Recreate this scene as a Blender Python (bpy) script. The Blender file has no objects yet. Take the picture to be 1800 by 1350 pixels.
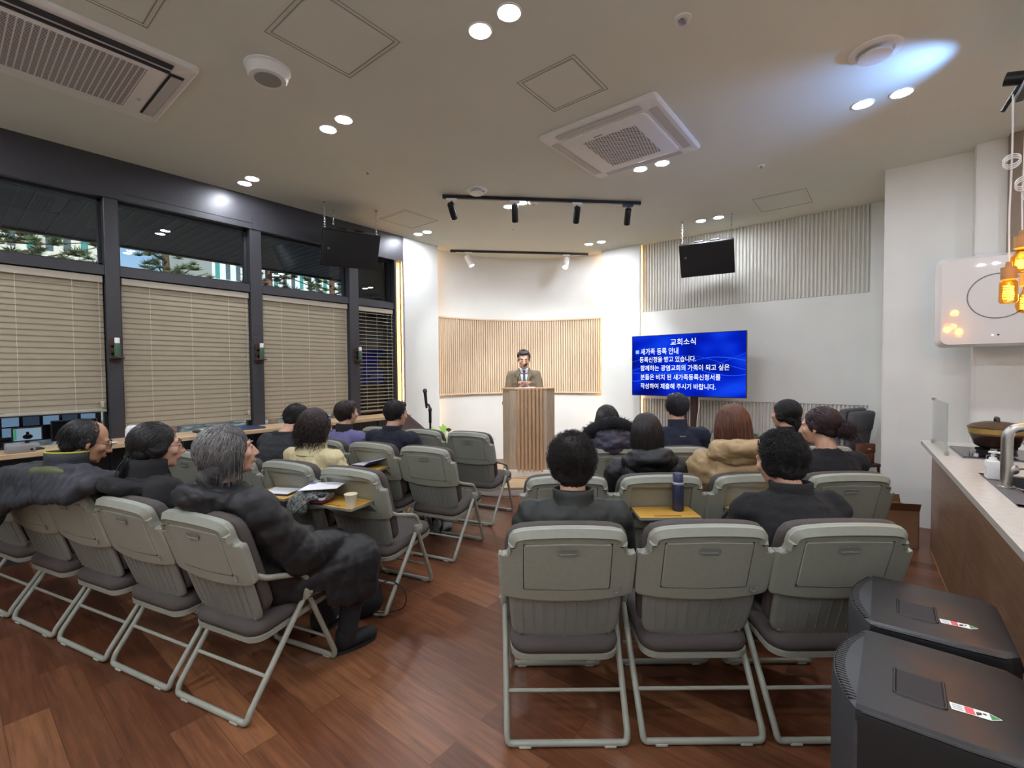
import bpy, bmesh, math, random
import numpy as np
from mathutils import Matrix, Vector
random.seed(7)
RNG = np.random.default_rng(7)
SC = bpy.context.scene
COL = SC.collection
PI = math.pi

# ---------------------------------------------------------------- camera
# Room axes: X runs along the window wall, Y along the slatted wall, both towards the far corner.
EYE = 1.42
YAW, PITCH, ROLL, FPX = 0.6761, 0.02944, -0.00836, 814.9
CA, SA = math.cos(YAW), math.sin(YAW)
def cw(x, y, z=0.0):
    """a point given to the right of / ahead of where the viewer stands -> room axes"""
    return Vector((x*SA + y*CA, -x*CA + y*SA, z))
def ca(deg):
    """heading measured from the viewer's right -> room heading (radians)"""
    return math.radians(deg) - (PI/2 - YAW)
_f = Vector((0, math.cos(PITCH), -math.sin(PITCH))); _u = Vector((0, math.sin(PITCH), math.cos(PITCH))); _r = Vector((1, 0, 0))
_r2 = math.cos(ROLL)*_r + math.sin(ROLL)*_u
_u2 = -math.sin(ROLL)*_r + math.cos(ROLL)*_u
_m = Matrix([cw(*v) for v in (_r2, _u2, -_f)]).transposed().to_4x4()
_m.translation = (0, 0, EYE)
cam = bpy.data.cameras.new('camera')
cam.sensor_fit = 'HORIZONTAL'; cam.sensor_width = 36.0
cam.lens = FPX/1800*36.0
cam.clip_start = 0.05; cam.clip_end = 400
cam_ob = bpy.data.objects.new('camera', cam); COL.objects.link(cam_ob)
cam_ob.matrix_world = _m
SC.camera = cam_ob

# ---------------------------------------------------------------- world, sun, exposure
SC.view_settings.view_transform = 'Standard'
SC.view_settings.look = 'None'
SC.view_settings.gamma = 1.0
SC.view_settings.use_curve_mapping = False
SC.view_settings.exposure = 0.0
SC.cycles.max_bounces = 8
SC.cycles.diffuse_bounces = 5
SC.cycles.glossy_bounces = 4
SC.cycles.transparent_max_bounces = 12
SC.cycles.caustics_reflective = False
SC.cycles.caustics_refractive = False
SC.cycles.sample_clamp_indirect = 6.0
SC.cycles.use_denoising = True
world = bpy.data.worlds.new('sky'); SC.world = world
world.use_nodes = True
_nt = world.node_tree
_sky = _nt.nodes.new('ShaderNodeTexSky'); _sky.sky_type = 'NISHITA'; _sky.sun_disc = False
_sky.sun_elevation = math.radians(38); _sky.sun_rotation = math.radians(200); _sky.air_density = 1.0; _sky.dust_density = 0.4
_bg = _nt.nodes['Background']; _bg.inputs[1].default_value = 0.15
_nt.links.new(_sky.outputs[0], _bg.inputs[0])
def link_light(name, data, loc, rot=None, aim=None):
    o = bpy.data.objects.new(name, data); COL.objects.link(o); o.location = loc
    if aim is not None:
        o.rotation_euler = (Vector(aim) - Vector(loc)).to_track_quat('-Z', 'Y').to_euler()
    elif rot: o.rotation_euler = rot
    return o
_s = bpy.data.lights.new('sun', 'SUN'); _s.energy = 7.0; _s.angle = math.radians(0.6); _s.color = (1, .95, .87)
link_light('sun', _s, (0, 0, 30), aim=(6, 20, 12))
DOWN_STRENGTH = 305.0      # ceiling downlight discs
STAGE_WATT = 95.0          # track spotlights on the stage
LED_STRENGTH = 45.0         # warm strips behind the pillars
BLUE_WATT = 50.0          # blue spotlight above the sink
BULB_STRENGTH = 26.0

# ---------------------------------------------------------------- materials
def lin(h):
    h = h.lstrip('#')
    c = [int(h[i:i+2], 16)/255 for i in (0, 2, 4)]
    return tuple((x/12.92 if x <= .04045 else ((x+.055)/1.055)**2.4) for x in c) + (1.0,)
MATS = {}
class NT:
    def __init__(s, m): s.t = m.node_tree
    def n(s, typ, **kw):
        o = s.t.nodes.new('ShaderNode' + typ)
        for k, v in kw.items():
            if k.startswith('i_'): o.inputs[k[2:].replace('_', ' ')].default_value = v
            elif k.startswith('n_'): o.inputs[int(k[2:])].default_value = v
            else: setattr(o, k, v)
        return o
    def l(s, a, b): s.t.links.new(a, b)
def mat(name, color, rough=.5, metal=0, noise=0, nscale=30, bump=0, bscale=120, spec=.5, stretch=(1, 1, 1), emit=0, coat=0, sheen=0, bdist=.004):
    """principled material whose colour and bump come from object-space noise"""
    if name in MATS: return MATS[name]
    m = bpy.data.materials.new(name); m.use_nodes = True; MATS[name] = m
    N = NT(m); b = m.node_tree.nodes['Principled BSDF']
    c = lin(color) if isinstance(color, str) else color
    b.inputs['Base Color'].default_value = c
    b.inputs['Roughness'].default_value = rough; b.inputs['Metallic'].default_value = metal
    b.inputs['Specular IOR Level'].default_value = spec
    b.inputs['Coat Weight'].default_value = coat
    if sheen: b.inputs['Sheen Weight'].default_value = sheen; b.inputs['Sheen Roughness'].default_value = .5
    m.diffuse_color = c
    if emit: b.inputs['Emission Color'].default_value = c; b.inputs['Emission Strength'].default_value = emit
    if noise or bump:
        tc = N.n('TexCoord'); mp = N.n('Mapping'); mp.inputs['Scale'].default_value = stretch
        N.l(tc.outputs['Object'], mp.inputs['Vector'])
    if noise:
        t = N.n('TexNoise', i_Scale=nscale, i_Detail=4.0); N.l(mp.outputs[0], t.inputs['Vector'])
        r = N.n('ValToRGB')
        r.color_ramp.elements[0].position = .3; r.color_ramp.elements[1].position = .7
        r.color_ramp.elements[0].color = tuple(max(0, x*(1-noise)) for x in c[:3]) + (1,)
        r.color_ramp.elements[1].color = tuple(min(1, x*(1+noise)) for x in c[:3]) + (1,)
        N.l(t.outputs[0], r.inputs[0]); N.l(r.outputs[0], b.inputs['Base Color'])
    if bump:
        t2 = N.n('TexNoise', i_Scale=bscale, i_Detail=3.0); N.l(mp.outputs[0], t2.inputs['Vector'])
        bp = N.n('Bump', i_Strength=bump, i_Distance=bdist); N.l(t2.outputs[0], bp.inputs['Height'])
        N.l(bp.outputs[0], b.inputs['Normal'])
    return m
def emission(name, color, strength):
    if name in MATS: return MATS[name]
    m = bpy.data.materials.new(name); m.use_nodes = True; MATS[name] = m
    nt = m.node_tree; nt.nodes.remove(nt.nodes['Principled BSDF'])
    e = nt.nodes.new('ShaderNodeEmission'); e.inputs[0].default_value = lin(color); e.inputs[1].default_value = strength
    nt.links.new(e.outputs[0], nt.nodes['Material Output'].inputs[0])
    return m
def glass(name, tint='#ffffff', ior=1.45, rough=0.0, strength=1.0):
    """thin pane: lets light straight through and mirrors by its angle"""
    if name in MATS: return MATS[name]
    m = bpy.data.materials.new(name); m.use_nodes = True; MATS[name] = m
    N = NT(m); nt = m.node_tree; nt.nodes.remove(nt.nodes['Principled BSDF'])
    f = N.n('LayerWeight'); f.inputs[0].default_value = .5; pw_ = N.n('Math', operation='POWER'); pw_.inputs[1].default_value = 5.0
    ad = N.n('Math', operation='MULTIPLY_ADD'); ad.inputs[1].default_value = .94; ad.inputs[2].default_value = ((ior-1)/(ior+1))**2
    N.l(f.outputs['Facing'], pw_.inputs[0]); N.l(pw_.outputs[0], ad.inputs[0]); t = N.n('BsdfTransparent'); g = N.n('BsdfGlossy'); mx = N.n('MixShader')
    t.inputs[0].default_value = lin(tint); g.inputs['Roughness'].default_value = rough
    k = N.n('Math', operation='MULTIPLY'); k.inputs[1].default_value = strength; k.use_clamp = True
    N.l(ad.outputs[0], k.inputs[0]); N.l(k.outputs[0], mx.inputs[0]); N.l(t.outputs[0], mx.inputs[1]); N.l(g.outputs[0], mx.inputs[2])
    N.l(mx.outputs[0], nt.nodes['Material Output'].inputs[0])
    return m
def wood(name, light, dark, axis=2, scale=6, rough=.45):
    if name in MATS: return MATS[name]
    m = mat(name, light, rough); N = NT(m); b = m.node_tree.nodes['Principled BSDF']
    tc = N.n('TexCoord'); mp = N.n('Mapping'); s = [14, 14, 14]; s[axis] = .9; mp.inputs['Scale'].default_value = s
    t = N.n('TexNoise', i_Scale=scale, i_Detail=6.0, i_Distortion=.6); r = N.n('ValToRGB')
    r.color_ramp.elements[0].position = .3; r.color_ramp.elements[1].position = .72
    r.color_ramp.elements[0].color = lin(dark); r.color_ramp.elements[1].color = lin(light)
    N.l(tc.outputs['Object'], mp.inputs[0]); N.l(mp.outputs[0], t.inputs['Vector']); N.l(t.outputs[0], r.inputs[0]); N.l(r.outputs[0], b.inputs['Base Color'])
    return m
def floor_material():
    m = mat('floor_planks', '#6d4030', .32); N = NT(m); b = m.node_tree.nodes['Principled BSDF']
    tc = N.n('TexCoord'); mp = N.n('Mapping'); mp.inputs['Rotation'].default_value = (0, 0, PI/2)
    N.l(tc.outputs['Object'], mp.inputs[0])
    br = N.n('TexBrick', offset=.37, offset_frequency=2, squash=1.0)
    br.inputs['Color1'].default_value = (0, 0, 0, 1); br.inputs['Color2'].default_value = (1, 1, 1, 1); br.inputs['Mortar'].default_value = (.5, .5, .5, 1)
    br.inputs['Scale'].default_value = 1.0; br.inputs['Mortar Size'].default_value = .0012; br.inputs['Mortar Smooth'].default_value = .3
    br.inputs['Brick Width'].default_value = .92; br.inputs['Row Height'].default_value = .135; br.inputs['Bias'].default_value = 0
    N.l(mp.outputs[0], br.inputs['Vector'])
    r = N.n('ValToRGB'); r.color_ramp.interpolation = 'LINEAR'
    els = r.color_ramp.elements
    els[0].position = 0; els[0].color = lin('#59331f'); els[1].position = 1; els[1].color = lin('#87593a')
    for p, c in ((.3, '#673e28'), (.55, '#70462e'), (.8, '#7b4f35')):
        e = els.new(p); e.color = lin(c)
    N.l(br.outputs['Color'], r.inputs[0])
    mp2 = N.n('Mapping'); mp2.inputs['Scale'].default_value = (22, 1.3, 22)
    vadd = N.n('VectorMath', operation='MULTIPLY_ADD'); vadd.inputs[1].default_value = (9, 9, 9)
    N.l(tc.outputs['Object'], mp2.inputs[0]); N.l(br.outputs['Color'], vadd.inputs[0]); N.l(mp2.outputs[0], vadd.inputs[2])
    g = N.n('TexNoise', i_Scale=2.2, i_Detail=7.0, i_Roughness=.62, i_Distortion=.5); N.l(vadd.outputs[0], g.inputs['Vector'])
    gr = N.n('MapRange'); gr.inputs['From Min'].default_value = .3; gr.inputs['From Max'].default_value = .7; gr.inputs['To Min'].default_value = .62; gr.inputs['To Max'].default_value = 1.32
    N.l(g.outputs[0], gr.inputs[0])
    mx = N.n('VectorMath', operation='SCALE'); N.l(r.outputs[0], mx.inputs[0]); N.l(gr.outputs[0], mx.inputs['Scale'])
    seam = N.n('Mix', data_type='RGBA'); seam.inputs['B'].default_value = lin('#2a1710')
    sf = N.n('Math', operation='MULTIPLY'); sf.inputs[1].default_value = .65
    N.l(br.outputs['Fac'], sf.inputs[0]); N.l(sf.outputs[0], seam.inputs['Factor']); N.l(mx.outputs[0], seam.inputs[6]); seam.inputs[7].default_value = lin('#2a1710')
    N.l(seam.outputs[2], b.inputs['Base Color'])
    bp = N.n('Bump', i_Strength=.15, i_Distance=.002); N.l(g.outputs[0], bp.inputs['Height']); N.l(bp.outputs[0], b.inputs['Normal'])
    b.inputs['Roughness'].default_value = .34
    return m
M_WALL = mat('white_paint', '#e6e8e3', .7, noise=.03, nscale=2, bump=.08, bscale=90)
M_CEIL = mat('ceiling_paint', '#d8dbd0', .85, noise=.02, nscale=2)
M_TRIM = mat('white_trim', '#e6e4e0', .5, noise=.02)
M_LINE = mat('panel_gap', '#8f8a82', .8)
M_CHAR = mat('charcoal_metal', '#37363a', .38, noise=.08, nscale=6, spec=.5)
M_CHAR2 = mat('charcoal_dark', '#242428', .5)
M_PLASTIC = mat('chair_plastic', '#929487', .42, noise=.04, nscale=60, bump=.12, bscale=420)
M_PLASTIC2 = mat('chair_plastic_dark', '#80827a', .5, noise=.03, nscale=40, bump=.15, bscale=420)
M_TUBE = mat('chair_tube', '#999b8e', .35, noise=.03)
M_TAUPE = mat('taupe_upholstery', '#4e4743', .85, noise=.1, nscale=220, bump=.35, bscale=500)
M_BLACK = mat('black_plastic', '#141416', .4, noise=.1, nscale=50)
M_BLACKM = mat('black_matt', '#101012', .75, noise=.15, nscale=80)
M_SCREEN = mat('dark_screen', '#0b0e14', .15)
M_STEEL = mat('brushed_steel', '#b5b3ae', .28, metal=1.0, noise=.08, nscale=40, stretch=(1, 1, 14))
M_CHROME = mat('chrome', '#d5d5d8', .15, metal=1.0)
M_WHITE = mat('white_plastic', '#e6e6e4', .35, noise=.02)
M_PAPER = mat('paper', '#e9e9ec', .7, noise=.04, nscale=25)
M_DESK = wood('pale_desk_wood', '#d3b793', '#b99a75', axis=0)
M_SLATW = wood('pale_oak_slats', '#e2cfb4', '#d0b898', axis=2)
M_LECT = wood('lectern_oak', '#c79f78', '#ab8461', axis=2)
M_LECTG = wood('lectern_grey_oak', '#bba78f', '#a08c76', axis=2)
M_TRAY = wood('tray_wood', '#d9aa4e', '#bf8f3a', axis=0, scale=3)
M_WALNUT = wood('counter_front', '#94745a', '#7a5c45', axis=0, scale=4, rough=.35)
M_BROWN = wood('dark_wood', '#4a2f25', '#33201a', axis=2)
M_GLASS = glass('window_glass', '#e8f0f4', 1.62)
M_CLEAR = glass('clear_glass', '#f6faf8', 1.45)

# ---------------------------------------------------------------- mesh helpers
class MB:
    def __init__(s): s.v = []; s.f = []; s.n = 0
    def add(s, v, f, M=None):
        v = np.asarray(v, float).reshape(-1, 3)
        if M is not None:
            A = np.array(M); v = v @ A[:3, :3].T + A[:3, 3]
        s.v.append(v); s.f += [tuple(i + s.n for i in q) for q in f]; s.n += len(v)
        return s
    def box(s, x0, x1, y0, y1, z0, z1, M=None):
        v = [(x, y, z) for z in (z0, z1) for y in (y0, y1) for x in (x0, x1)]
        return s.add(v, [(0, 2, 3, 1), (4, 5, 7, 6), (0, 1, 5, 4), (2, 6, 7, 3), (0, 4, 6, 2), (1, 3, 7, 5)], M)
    def rbox(s, x0, x1, y0, y1, z0, z1, r=.01, seg=2, M=None):
        bm = bmesh.new(); bmesh.ops.create_cube(bm, size=1)
        for q in bm.verts:
            q.co = ((x0+x1)/2 + q.co.x*(x1-x0), (y0+y1)/2 + q.co.y*(y1-y0), (z0+z1)/2 + q.co.z*(z1-z0))
        bmesh.ops.bevel(bm, geom=bm.edges[:], offset=min(r, .49*min(x1-x0, y1-y0, z1-z0)), segments=seg, affect='EDGES', profile=.5)
        bm.verts.index_update()
        v = [q.co[:] for q in bm.verts]; f = [tuple(q.index for q in p.verts) for p in bm.faces]; bm.free()
        return s.add(v, f, M)
    def ell(s, c, r, M=None, nu=20, nv=12, R=None):
        v = []
        for j in range(nv+1):
            t = PI*j/nv
            for i in range(nu):
                p = 2*PI*i/nu
                v.append((math.sin(t)*math.cos(p), math.sin(t)*math.sin(p), math.cos(t)))
        v = np.array(v)*np.array(r if hasattr(r, '__len__') else (r, r, r))
        if R is not None: v = v @ np.array(R)[:3, :3].T
        v = v + np.array(c)
        f = []
        for j in range(nv):
            for i in range(nu):
                a, b, c2, d = j*nu+i, j*nu+(i+1) % nu, (j+1)*nu+(i+1) % nu, (j+1)*nu+i
                f.append((a, d, c2, b))
        return s.add(v, f, M)
    def tube(s, pts, r, n=8, M=None, closed=False, cap=True, flat=1.0):
        P = [np.array(p, float) for p in pts]; k = len(P)
        R = list(r) if hasattr(r, '__len__') else [r]*k
        T = []
        for i in range(k):
            a = P[(i-1) % k] if (closed or i) else P[0]; b = P[(i+1) % k] if (closed or i < k-1) else P[-1]
            d = b - a; T.append(d/(np.linalg.norm(d)+1e-12))
        u = np.cross(T[0], (0, 0, 1.0))
        if np.linalg.norm(u) < .2: u = np.cross(T[0], (1.0, 0, 0))
        u /= np.linalg.norm(u); v = []
        for i in range(k):
            u = u - T[i]*np.dot(u, T[i]); u /= (np.linalg.norm(u)+1e-12); w = np.cross(T[i], u)
            for j in range(n):
                a = 2*PI*j/n; v.append(P[i] + R[i]*(math.cos(a)*u + flat*math.sin(a)*w))
        f = []
        for i in range(k if closed else k-1):
            for j in range(n):
                a, b = i*n+j, i*n+(j+1) % n; c, d = ((i+1) % k)*n+(j+1) % n, ((i+1) % k)*n+j
                f.append((a, b, c, d))
        if cap and not closed:
            f.append(tuple(range(n))[::-1]); f.append(tuple((k-1)*n+j for j in range(n)))
        return s.add(v, f, M)
    def caps(s, p0, r0, p1, r1, n=14, sx=1.0):
        """tapered capsule"""
        p0 = np.array(p0, float); p1 = np.array(p1, float); d = p1-p0; L = np.linalg.norm(d)+1e-9; d = d/L
        pts = []; rs = []
        for a in (-80, -50, -25): pts.append(p0 + d*r0*math.sin(math.radians(a))); rs.append(r0*math.cos(math.radians(a)))
        pts.append(p0); rs.append(r0); pts.append((p0+p1)/2); rs.append((r0+r1)/2); pts.append(p1); rs.append(r1)
        for a in (25, 50, 80): pts.append(p1 + d*r1*math.sin(math.radians(a))); rs.append(r1*math.cos(math.radians(a)))
        return s.tube(pts, rs, n)
    def lathe(s, prof, n=24, M=None):
        k = len(prof); v = []
        for (r, z) in prof:
            for i in range(n):
                a = 2*PI*i/n; v.append((r*math.cos(a), r*math.sin(a), z))
        f = [(j*n+i, j*n+(i+1) % n, (j+1)*n+(i+1) % n, (j+1)*n+i) for j in range(k-1) for i in range(n)]
        if prof[0][0] > 1e-6: f.append(tuple(range(n))[::-1])
        if prof[-1][0] > 1e-6: f.append(tuple((k-1)*n+i for i in range(n)))
        return s.add(v, f, M)
    def prism(s, poly, z0, z1, M=None):
        k = len(poly); v = [(x, y, z0) for x, y in poly] + [(x, y, z1) for x, y in poly]
        f = [tuple(range(k))[::-1], tuple(range(k, 2*k))] + [(i, (i+1) % k, k+(i+1) % k, k+i) for i in range(k)]
        return s.add(v, f, M)
    def loops(s, L, M=None, cap0=True, cap1=True):
        """skin between closed loops with the same number of points"""
        k = len(L[0]); v = np.concatenate([np.asarray(q, float) for q in L])
        f = [(j*k+i, j*k+(i+1) % k, (j+1)*k+(i+1) % k, (j+1)*k+i) for j in range(len(L)-1) for i in range(k)]
        if cap0: f.append(tuple(range(k))[::-1])
        if cap1: f.append(tuple((len(L)-1)*k+i for i in range(k)))
        return s.add(v, f, M)
    def quad(s, a, b, c, d): return s.add([a, b, c, d], [(0, 1, 2, 3)])
    def mesh(s, name, smooth=None):
        me = bpy.data.meshes.new(name)
        me.from_pydata(np.concatenate(s.v).tolist() if s.v else [], [], s.f)
        me.update()
        if smooth is not None:
            me.polygons.foreach_set('use_smooth', [True]*len(me.polygons))
            if smooth < 180: me.set_sharp_from_angle(angle=math.radians(smooth))
        return me
def put(name, me, m, parent=None, loc=None, rot=None):
    o = bpy.data.objects.new(name, me); COL.objects.link(o)
    if m is not None and not me.materials: me.materials.append(m)
    if parent is not None: o.parent = parent
    if loc is not None: o.location = loc
    if rot is not None: o.rotation_euler = rot
    return o
def obj(name, mb, m, parent=None, smooth=35, loc=None, rot=None, recalc=False):
    me = mb.mesh(name, None if recalc else smooth)
    if recalc:
        bm = bmesh.new(); bm.from_mesh(me); bmesh.ops.recalc_face_normals(bm, faces=bm.faces[:]); bm.to_mesh(me); bm.free()
        if smooth is not None:
            me.polygons.foreach_set('use_smooth', [True]*len(me.polygons)); me.set_sharp_from_angle(angle=math.radians(smooth))
    return put(name, me, m, parent, loc, rot)
def tag(o, label, cat, group=None):
    o['label'] = label; o['category'] = cat
    if group: o['group'] = group
    return o
def thing(name, label, cat, loc=(0, 0, 0), rotz=0, group=None):
    o = bpy.data.objects.new(name, None); COL.objects.link(o); o.empty_display_size = .1
    o.location = loc; o.rotation_euler = (0, 0, rotz)
    return tag(o, label, cat, group)
def struct(name, mb, m, parent=None, smooth=None, recalc=False):
    o = obj(name, mb, m, parent, smooth, recalc=recalc)
    if parent is None: o['kind'] = 'structure'
    return o
def dup(root, loc, rotz, label, group=None):
    r = root.copy(); COL.objects.link(r); r.location = loc; r.rotation_euler = (0, 0, rotz); r['label'] = label
    if group: r['group'] = group
    for ch in list(root.children):
        c = ch.copy(); COL.objects.link(c); c.parent = r
        for g in ch.children:
            d = g.copy(); COL.objects.link(d); d.parent = c
    return r
def T(x=0, y=0, z=0): return Matrix.Translation((x, y, z))
def RZ(a): return Matrix.Rotation(a, 4, 'Z')
def RX(a): return Matrix.Rotation(a, 4, 'X')
def RY(a): return Matrix.Rotation(a, 4, 'Y')
def frame(o, x, y):
    """matrix with origin o, local x and y as given"""
    x = Vector(x).normalized(); z = x.cross(Vector(y)).normalized(); y = z.cross(x)
    m = Matrix((x, y, z)).transposed().to_4x4(); m.translation = o
    return m
def arc(cx, cy, r, a0, a1, n): return [(cx + r*math.cos(math.radians(a0+(a1-a0)*i/n)), cy + r*math.sin(math.radians(a0+(a1-a0)*i/n))) for i in range(n+1)]
def rrect(x0, x1, y0, y1, r, n=5):
    return arc(x1-r, y0+r, r, -90, 0, n) + arc(x1-r, y1-r, r, 0, 90, n) + arc(x0+r, y1-r, r, 90, 180, n) + arc(x0+r, y0+r, r, 180, 270, n)
def fillet(pts, r, n=4):
    """round the corners of a 3-D polyline; r may be per corner"""
    P = [Vector(p) for p in pts]; out = [P[0]]
    for i in range(1, len(P)-1):
        ri = r[i-1] if hasattr(r, '__len__') else r
        a = (P[i-1]-P[i]); b = (P[i+1]-P[i]); t = min(ri, a.length*.49, b.length*.49)
        A = P[i]+a.normalized()*t; B = P[i]+b.normalized()*t
        for k in range(n+1):
            s = k/n; out.append((1-s)**2*A + 2*s*(1-s)*P[i] + s*s*B)
    out.append(P[-1]); return [tuple(p) for p in out]
def remesh(mb, voxel, smooth=6, name='m'):
    """fuse overlapping volumes into one continuous skin and relax it"""
    me = mb.mesh('tmp'); o = bpy.data.objects.new('tmp', me); COL.objects.link(o)
    r = o.modifiers.new('r', 'REMESH'); r.mode = 'VOXEL'; r.voxel_size = voxel
    if smooth:
        s = o.modifiers.new('s', 'SMOOTH'); s.factor = .5; s.iterations = smooth
    dg = bpy.context.evaluated_depsgraph_get()
    out = bpy.data.meshes.new_from_object(o.evaluated_get(dg), depsgraph=dg)
    out.name = name
    bpy.data.objects.remove(o); bpy.data.meshes.remove(me)
    out.polygons.foreach_set('use_smooth', [True]*len(out.polygons))
    return out
def vget(me):
    a = np.empty(len(me.vertices)*3); me.vertices.foreach_get('co', a); return a.reshape(-1, 3)
def nget(me):
    a = np.empty(len(me.vertices)*3); me.vertex_normals.foreach_get('vector', a); return a.reshape(-1, 3)
def vset(me, v): me.vertices.foreach_set('co', v.reshape(-1)); me.update()
def vnoise(p, s, seed=0):
    """cheap smooth pseudo-noise in [-1, 1] at points p"""
    q = p*s + seed*1.7
    return (np.sin(q[:, 0]*1.3+1.1*np.sin(q[:, 1]*1.7+seed)) + np.sin(q[:, 1]*1.9+1.3*np.sin(q[:, 2]*1.1+2*seed)) + np.sin(q[:, 2]*1.6+1.2*np.sin(q[:, 0]*1.4)))/3

# ---------------------------------------------------------------- room shell
CZ = 3.2                       # ceiling height
WV, RU = 5.02, 6.42            # window wall plane y, slatted wall plane x
AC, AR = (4.55, 3.23), 1.91    # apse: quarter circle in the corner
def apse(r, n=48, a0=-6, a1=96): return [(AC[0]+r*math.cos(math.radians(a0+(a1-a0)*i/n)), AC[1]+r*math.sin(math.radians(a0+(a1-a0)*i/n))) for i in range(n+1)]
b = MB(); b.box(-2.2, 7.0, -2.6, 5.45, -.12, 0); fl = struct('floor', b, floor_material())
b = MB(); b.box(-2.2, 7.0, -2.6, 5.45, CZ, CZ+.15); struct('ceiling', b, M_CEIL)
b = MB(); b.box(-2.3, -2.2, -2.6, 5.45, 0, CZ); struct('wall_back', b, M_WALL)
b = MB(); b.box(-2.2, 7.0, -2.7, -2.6, 0, CZ); struct('wall_side', b, M_WALL)
# window wall: charcoal bands, mullions, transom
mul = [(-1.42, -1.32), (-.22, -.12), (.905, 1.0), (2.03, 2.14), (3.14, 3.265), (3.80, 3.828)]
b = MB()
b.box(-2.2, 3.935, WV-.03, WV+.16, 2.87, CZ)
b.box(-2.2, 3.93, WV+.02, WV+.16, 0, .80)
struct('wall_left', b, M_CHAR)
b = MB(); b.box(-2.2, -1.42, WV+.0, WV+.16, .8, 2.87); struct('wall_left_end', b, M_CHAR)
for i, (x0, x1) in enumerate(mul):
    b = MB(); b.rbox(x0, x1, WV-.02, WV+.16, .0 if i < 5 else 0, 2.872, .004, 1)
    struct('trim_%d' % (i+1), b, M_CHAR)
b = MB(); b.box(-1.32, 3.80, WV-.005, WV+.15, 2.235, 2.315); struct('trim_7', b, M_CHAR)
# panel joints on the charcoal band
b = MB(); b.box(1.05, 2.05, WV-.034, WV-.03, 2.925, 2.929); b.box(2.05, 2.054, WV-.034, WV-.03, 2.86, 2.98); b.box(.1, .104, WV-.034, WV-.03, 2.87, 3.2)
struct('trim_8', b, M_CHAR2)
wi = 0
for (a, c) in zip(mul[:-1], mul[1:]):
    x0, x1 = a[1], c[0]; wi += 1
    w = bpy.data.objects.new('window_%d' % wi, None); COL.objects.link(w); w['kind'] = 'structure'
    b = MB()
    for z0, z1 in ((2.315, 2.872), (.80, 2.235)):
        for q in ((x0, x0+.022, z0, z1), (x1-.022, x1, z0, z1), (x0, x1, z0, z0+.022), (x0, x1, z1-.022, z1)):
            b.box(q[0], q[1], WV+.07, WV+.12, q[2], q[3])
    obj('window_frame', b, M_CHAR2, w, None)
    b = MB(); b.box(x0+.02, x1-.02, WV+.090, WV+.096, 2.335, 2.85); obj('upper_pane', b, M_GLASS, w, None)
    b = MB(); b.box(x0+.02, x1-.02, WV+.090, WV+.096, .82, 2.215); obj('lower_pane', b, M_GLASS, w, None)
# pillars beside the apse and the reveal that glows beside the last window
b = MB(); b.rbox(3.955, 4.56, WV-.02, WV+.06, 0, CZ, .006, 2); struct('wall_left_pillar', b, M_WALL)
b = MB(); b.box(3.940, 3.955, WV-.02, WV+.005, 0, CZ); struct('trim_9', b, mat('grey_corner_trim', '#8f9196', .4))
b = MB(); b.rbox(6.345, 6.40, 2.735, 3.345, 0, CZ, .006, 2); struct('wall_right_pillar', b, M_WALL)
b = MB(); b.box(3.93, 4.6, 5.35, 5.45, 0, CZ); b.box(3.93, 3.97, 5.12, 5.45, 0, CZ); struct('wall_left_return', b, M_WALL)
b = MB(); b.box(3.828, 3.935, WV+.05, WV+.09, 0, 2.87); b.box(3.828, 3.84, WV-.0, WV+.06, 0, 2.87); struct('trim_24', b, mat('cream_reveal', '#d8c6a4', .6))
# apse wall: white above and below, a band of pale wood slats between
def curved(r0, r1, z0, z1, n=48, a0=-6, a1=96):
    P0 = apse(r0, n, a0, a1); P1 = apse(r1, n, a0, a1); v = []; f = []
    for i in range(n+1):
        v += [(*P0[i], z0), (*P1[i], z0), (*P1[i], z1), (*P0[i], z1)]
    for i in range(n):
        for k in range(4): f.append((i*4+k, (i+1)*4+k, (i+1)*4+(k+1) % 4, i*4+(k+1) % 4))
    f += [(0, 3, 2, 1), (n*4, n*4+1, n*4+2, n*4+3)]
    return v, f
b = MB(); b.add(*curved(AR, AR+.1, 0, CZ)); struct('wall_apse', b, M_WALL, smooth=40, recalc=True)
b = MB(); b.add(*curved(AR-.012, AR-.001, 1.065, 2.215)); ap = struct('trim_10', b, wood('slat_backing', '#c4a67f', '#b0906a', axis=2), smooth=40, recalc=True)
b = MB()
ns = 86
for i in range(ns):
    a = math.radians(-3.5 + 97*(i+.5)/ns)
    M = T(AC[0], AC[1], 0) @ RZ(a) @ T(AR-.024, 0, 0)
    b.box(-.012, .012, -.0125, .0125, 1.075, 2.205, M)
o = obj('slats', b, M_SLATW, ap, None)
b = MB(); b.add(*curved(AR-.05, AR-.004, 1.055, 1.076)); b.add(*curved(AR-.05, AR-.004, 2.204, 2.226)); obj('rail', b, M_SLATW, ap, 40, recalc=True)
# slatted wall: two recessed bands of white ribs around a plain panel
b = MB(); b.box(RU+.03, RU+.13, .0, 3.4, 0, CZ); struct('wall_right', b, M_WALL)
b = MB(); b.box(RU, RU+.03, .128, 2.76, 1.0, 2.24); struct('trim_11', b, M_WALL)
b = MB(); b.box(RU, RU+.03, .0, .128, 0, CZ); struct('trim_12', b, M_WALL)
M_RIB = mat('painted_ribs', '#dcdad0', .6, noise=.03, nscale=8)
def ribs(z0, z1, name):
    b = MB(); n = 66; st = (2.745-.135)/n
    for i in range(n):
        y = .135 + st*(i+.5)
        b.prism([(RU+.03, y-st*.34), (RU+.006, y-st*.24), (RU+.002, y), (RU+.006, y+st*.24), (RU+.03, y+st*.34)], z0, z1)
    return struct(name, b, M_RIB, smooth=50, recalc=True)
ribs(2.245, CZ, 'trim_13'); ribs(.02, .995, 'trim_14')
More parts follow.
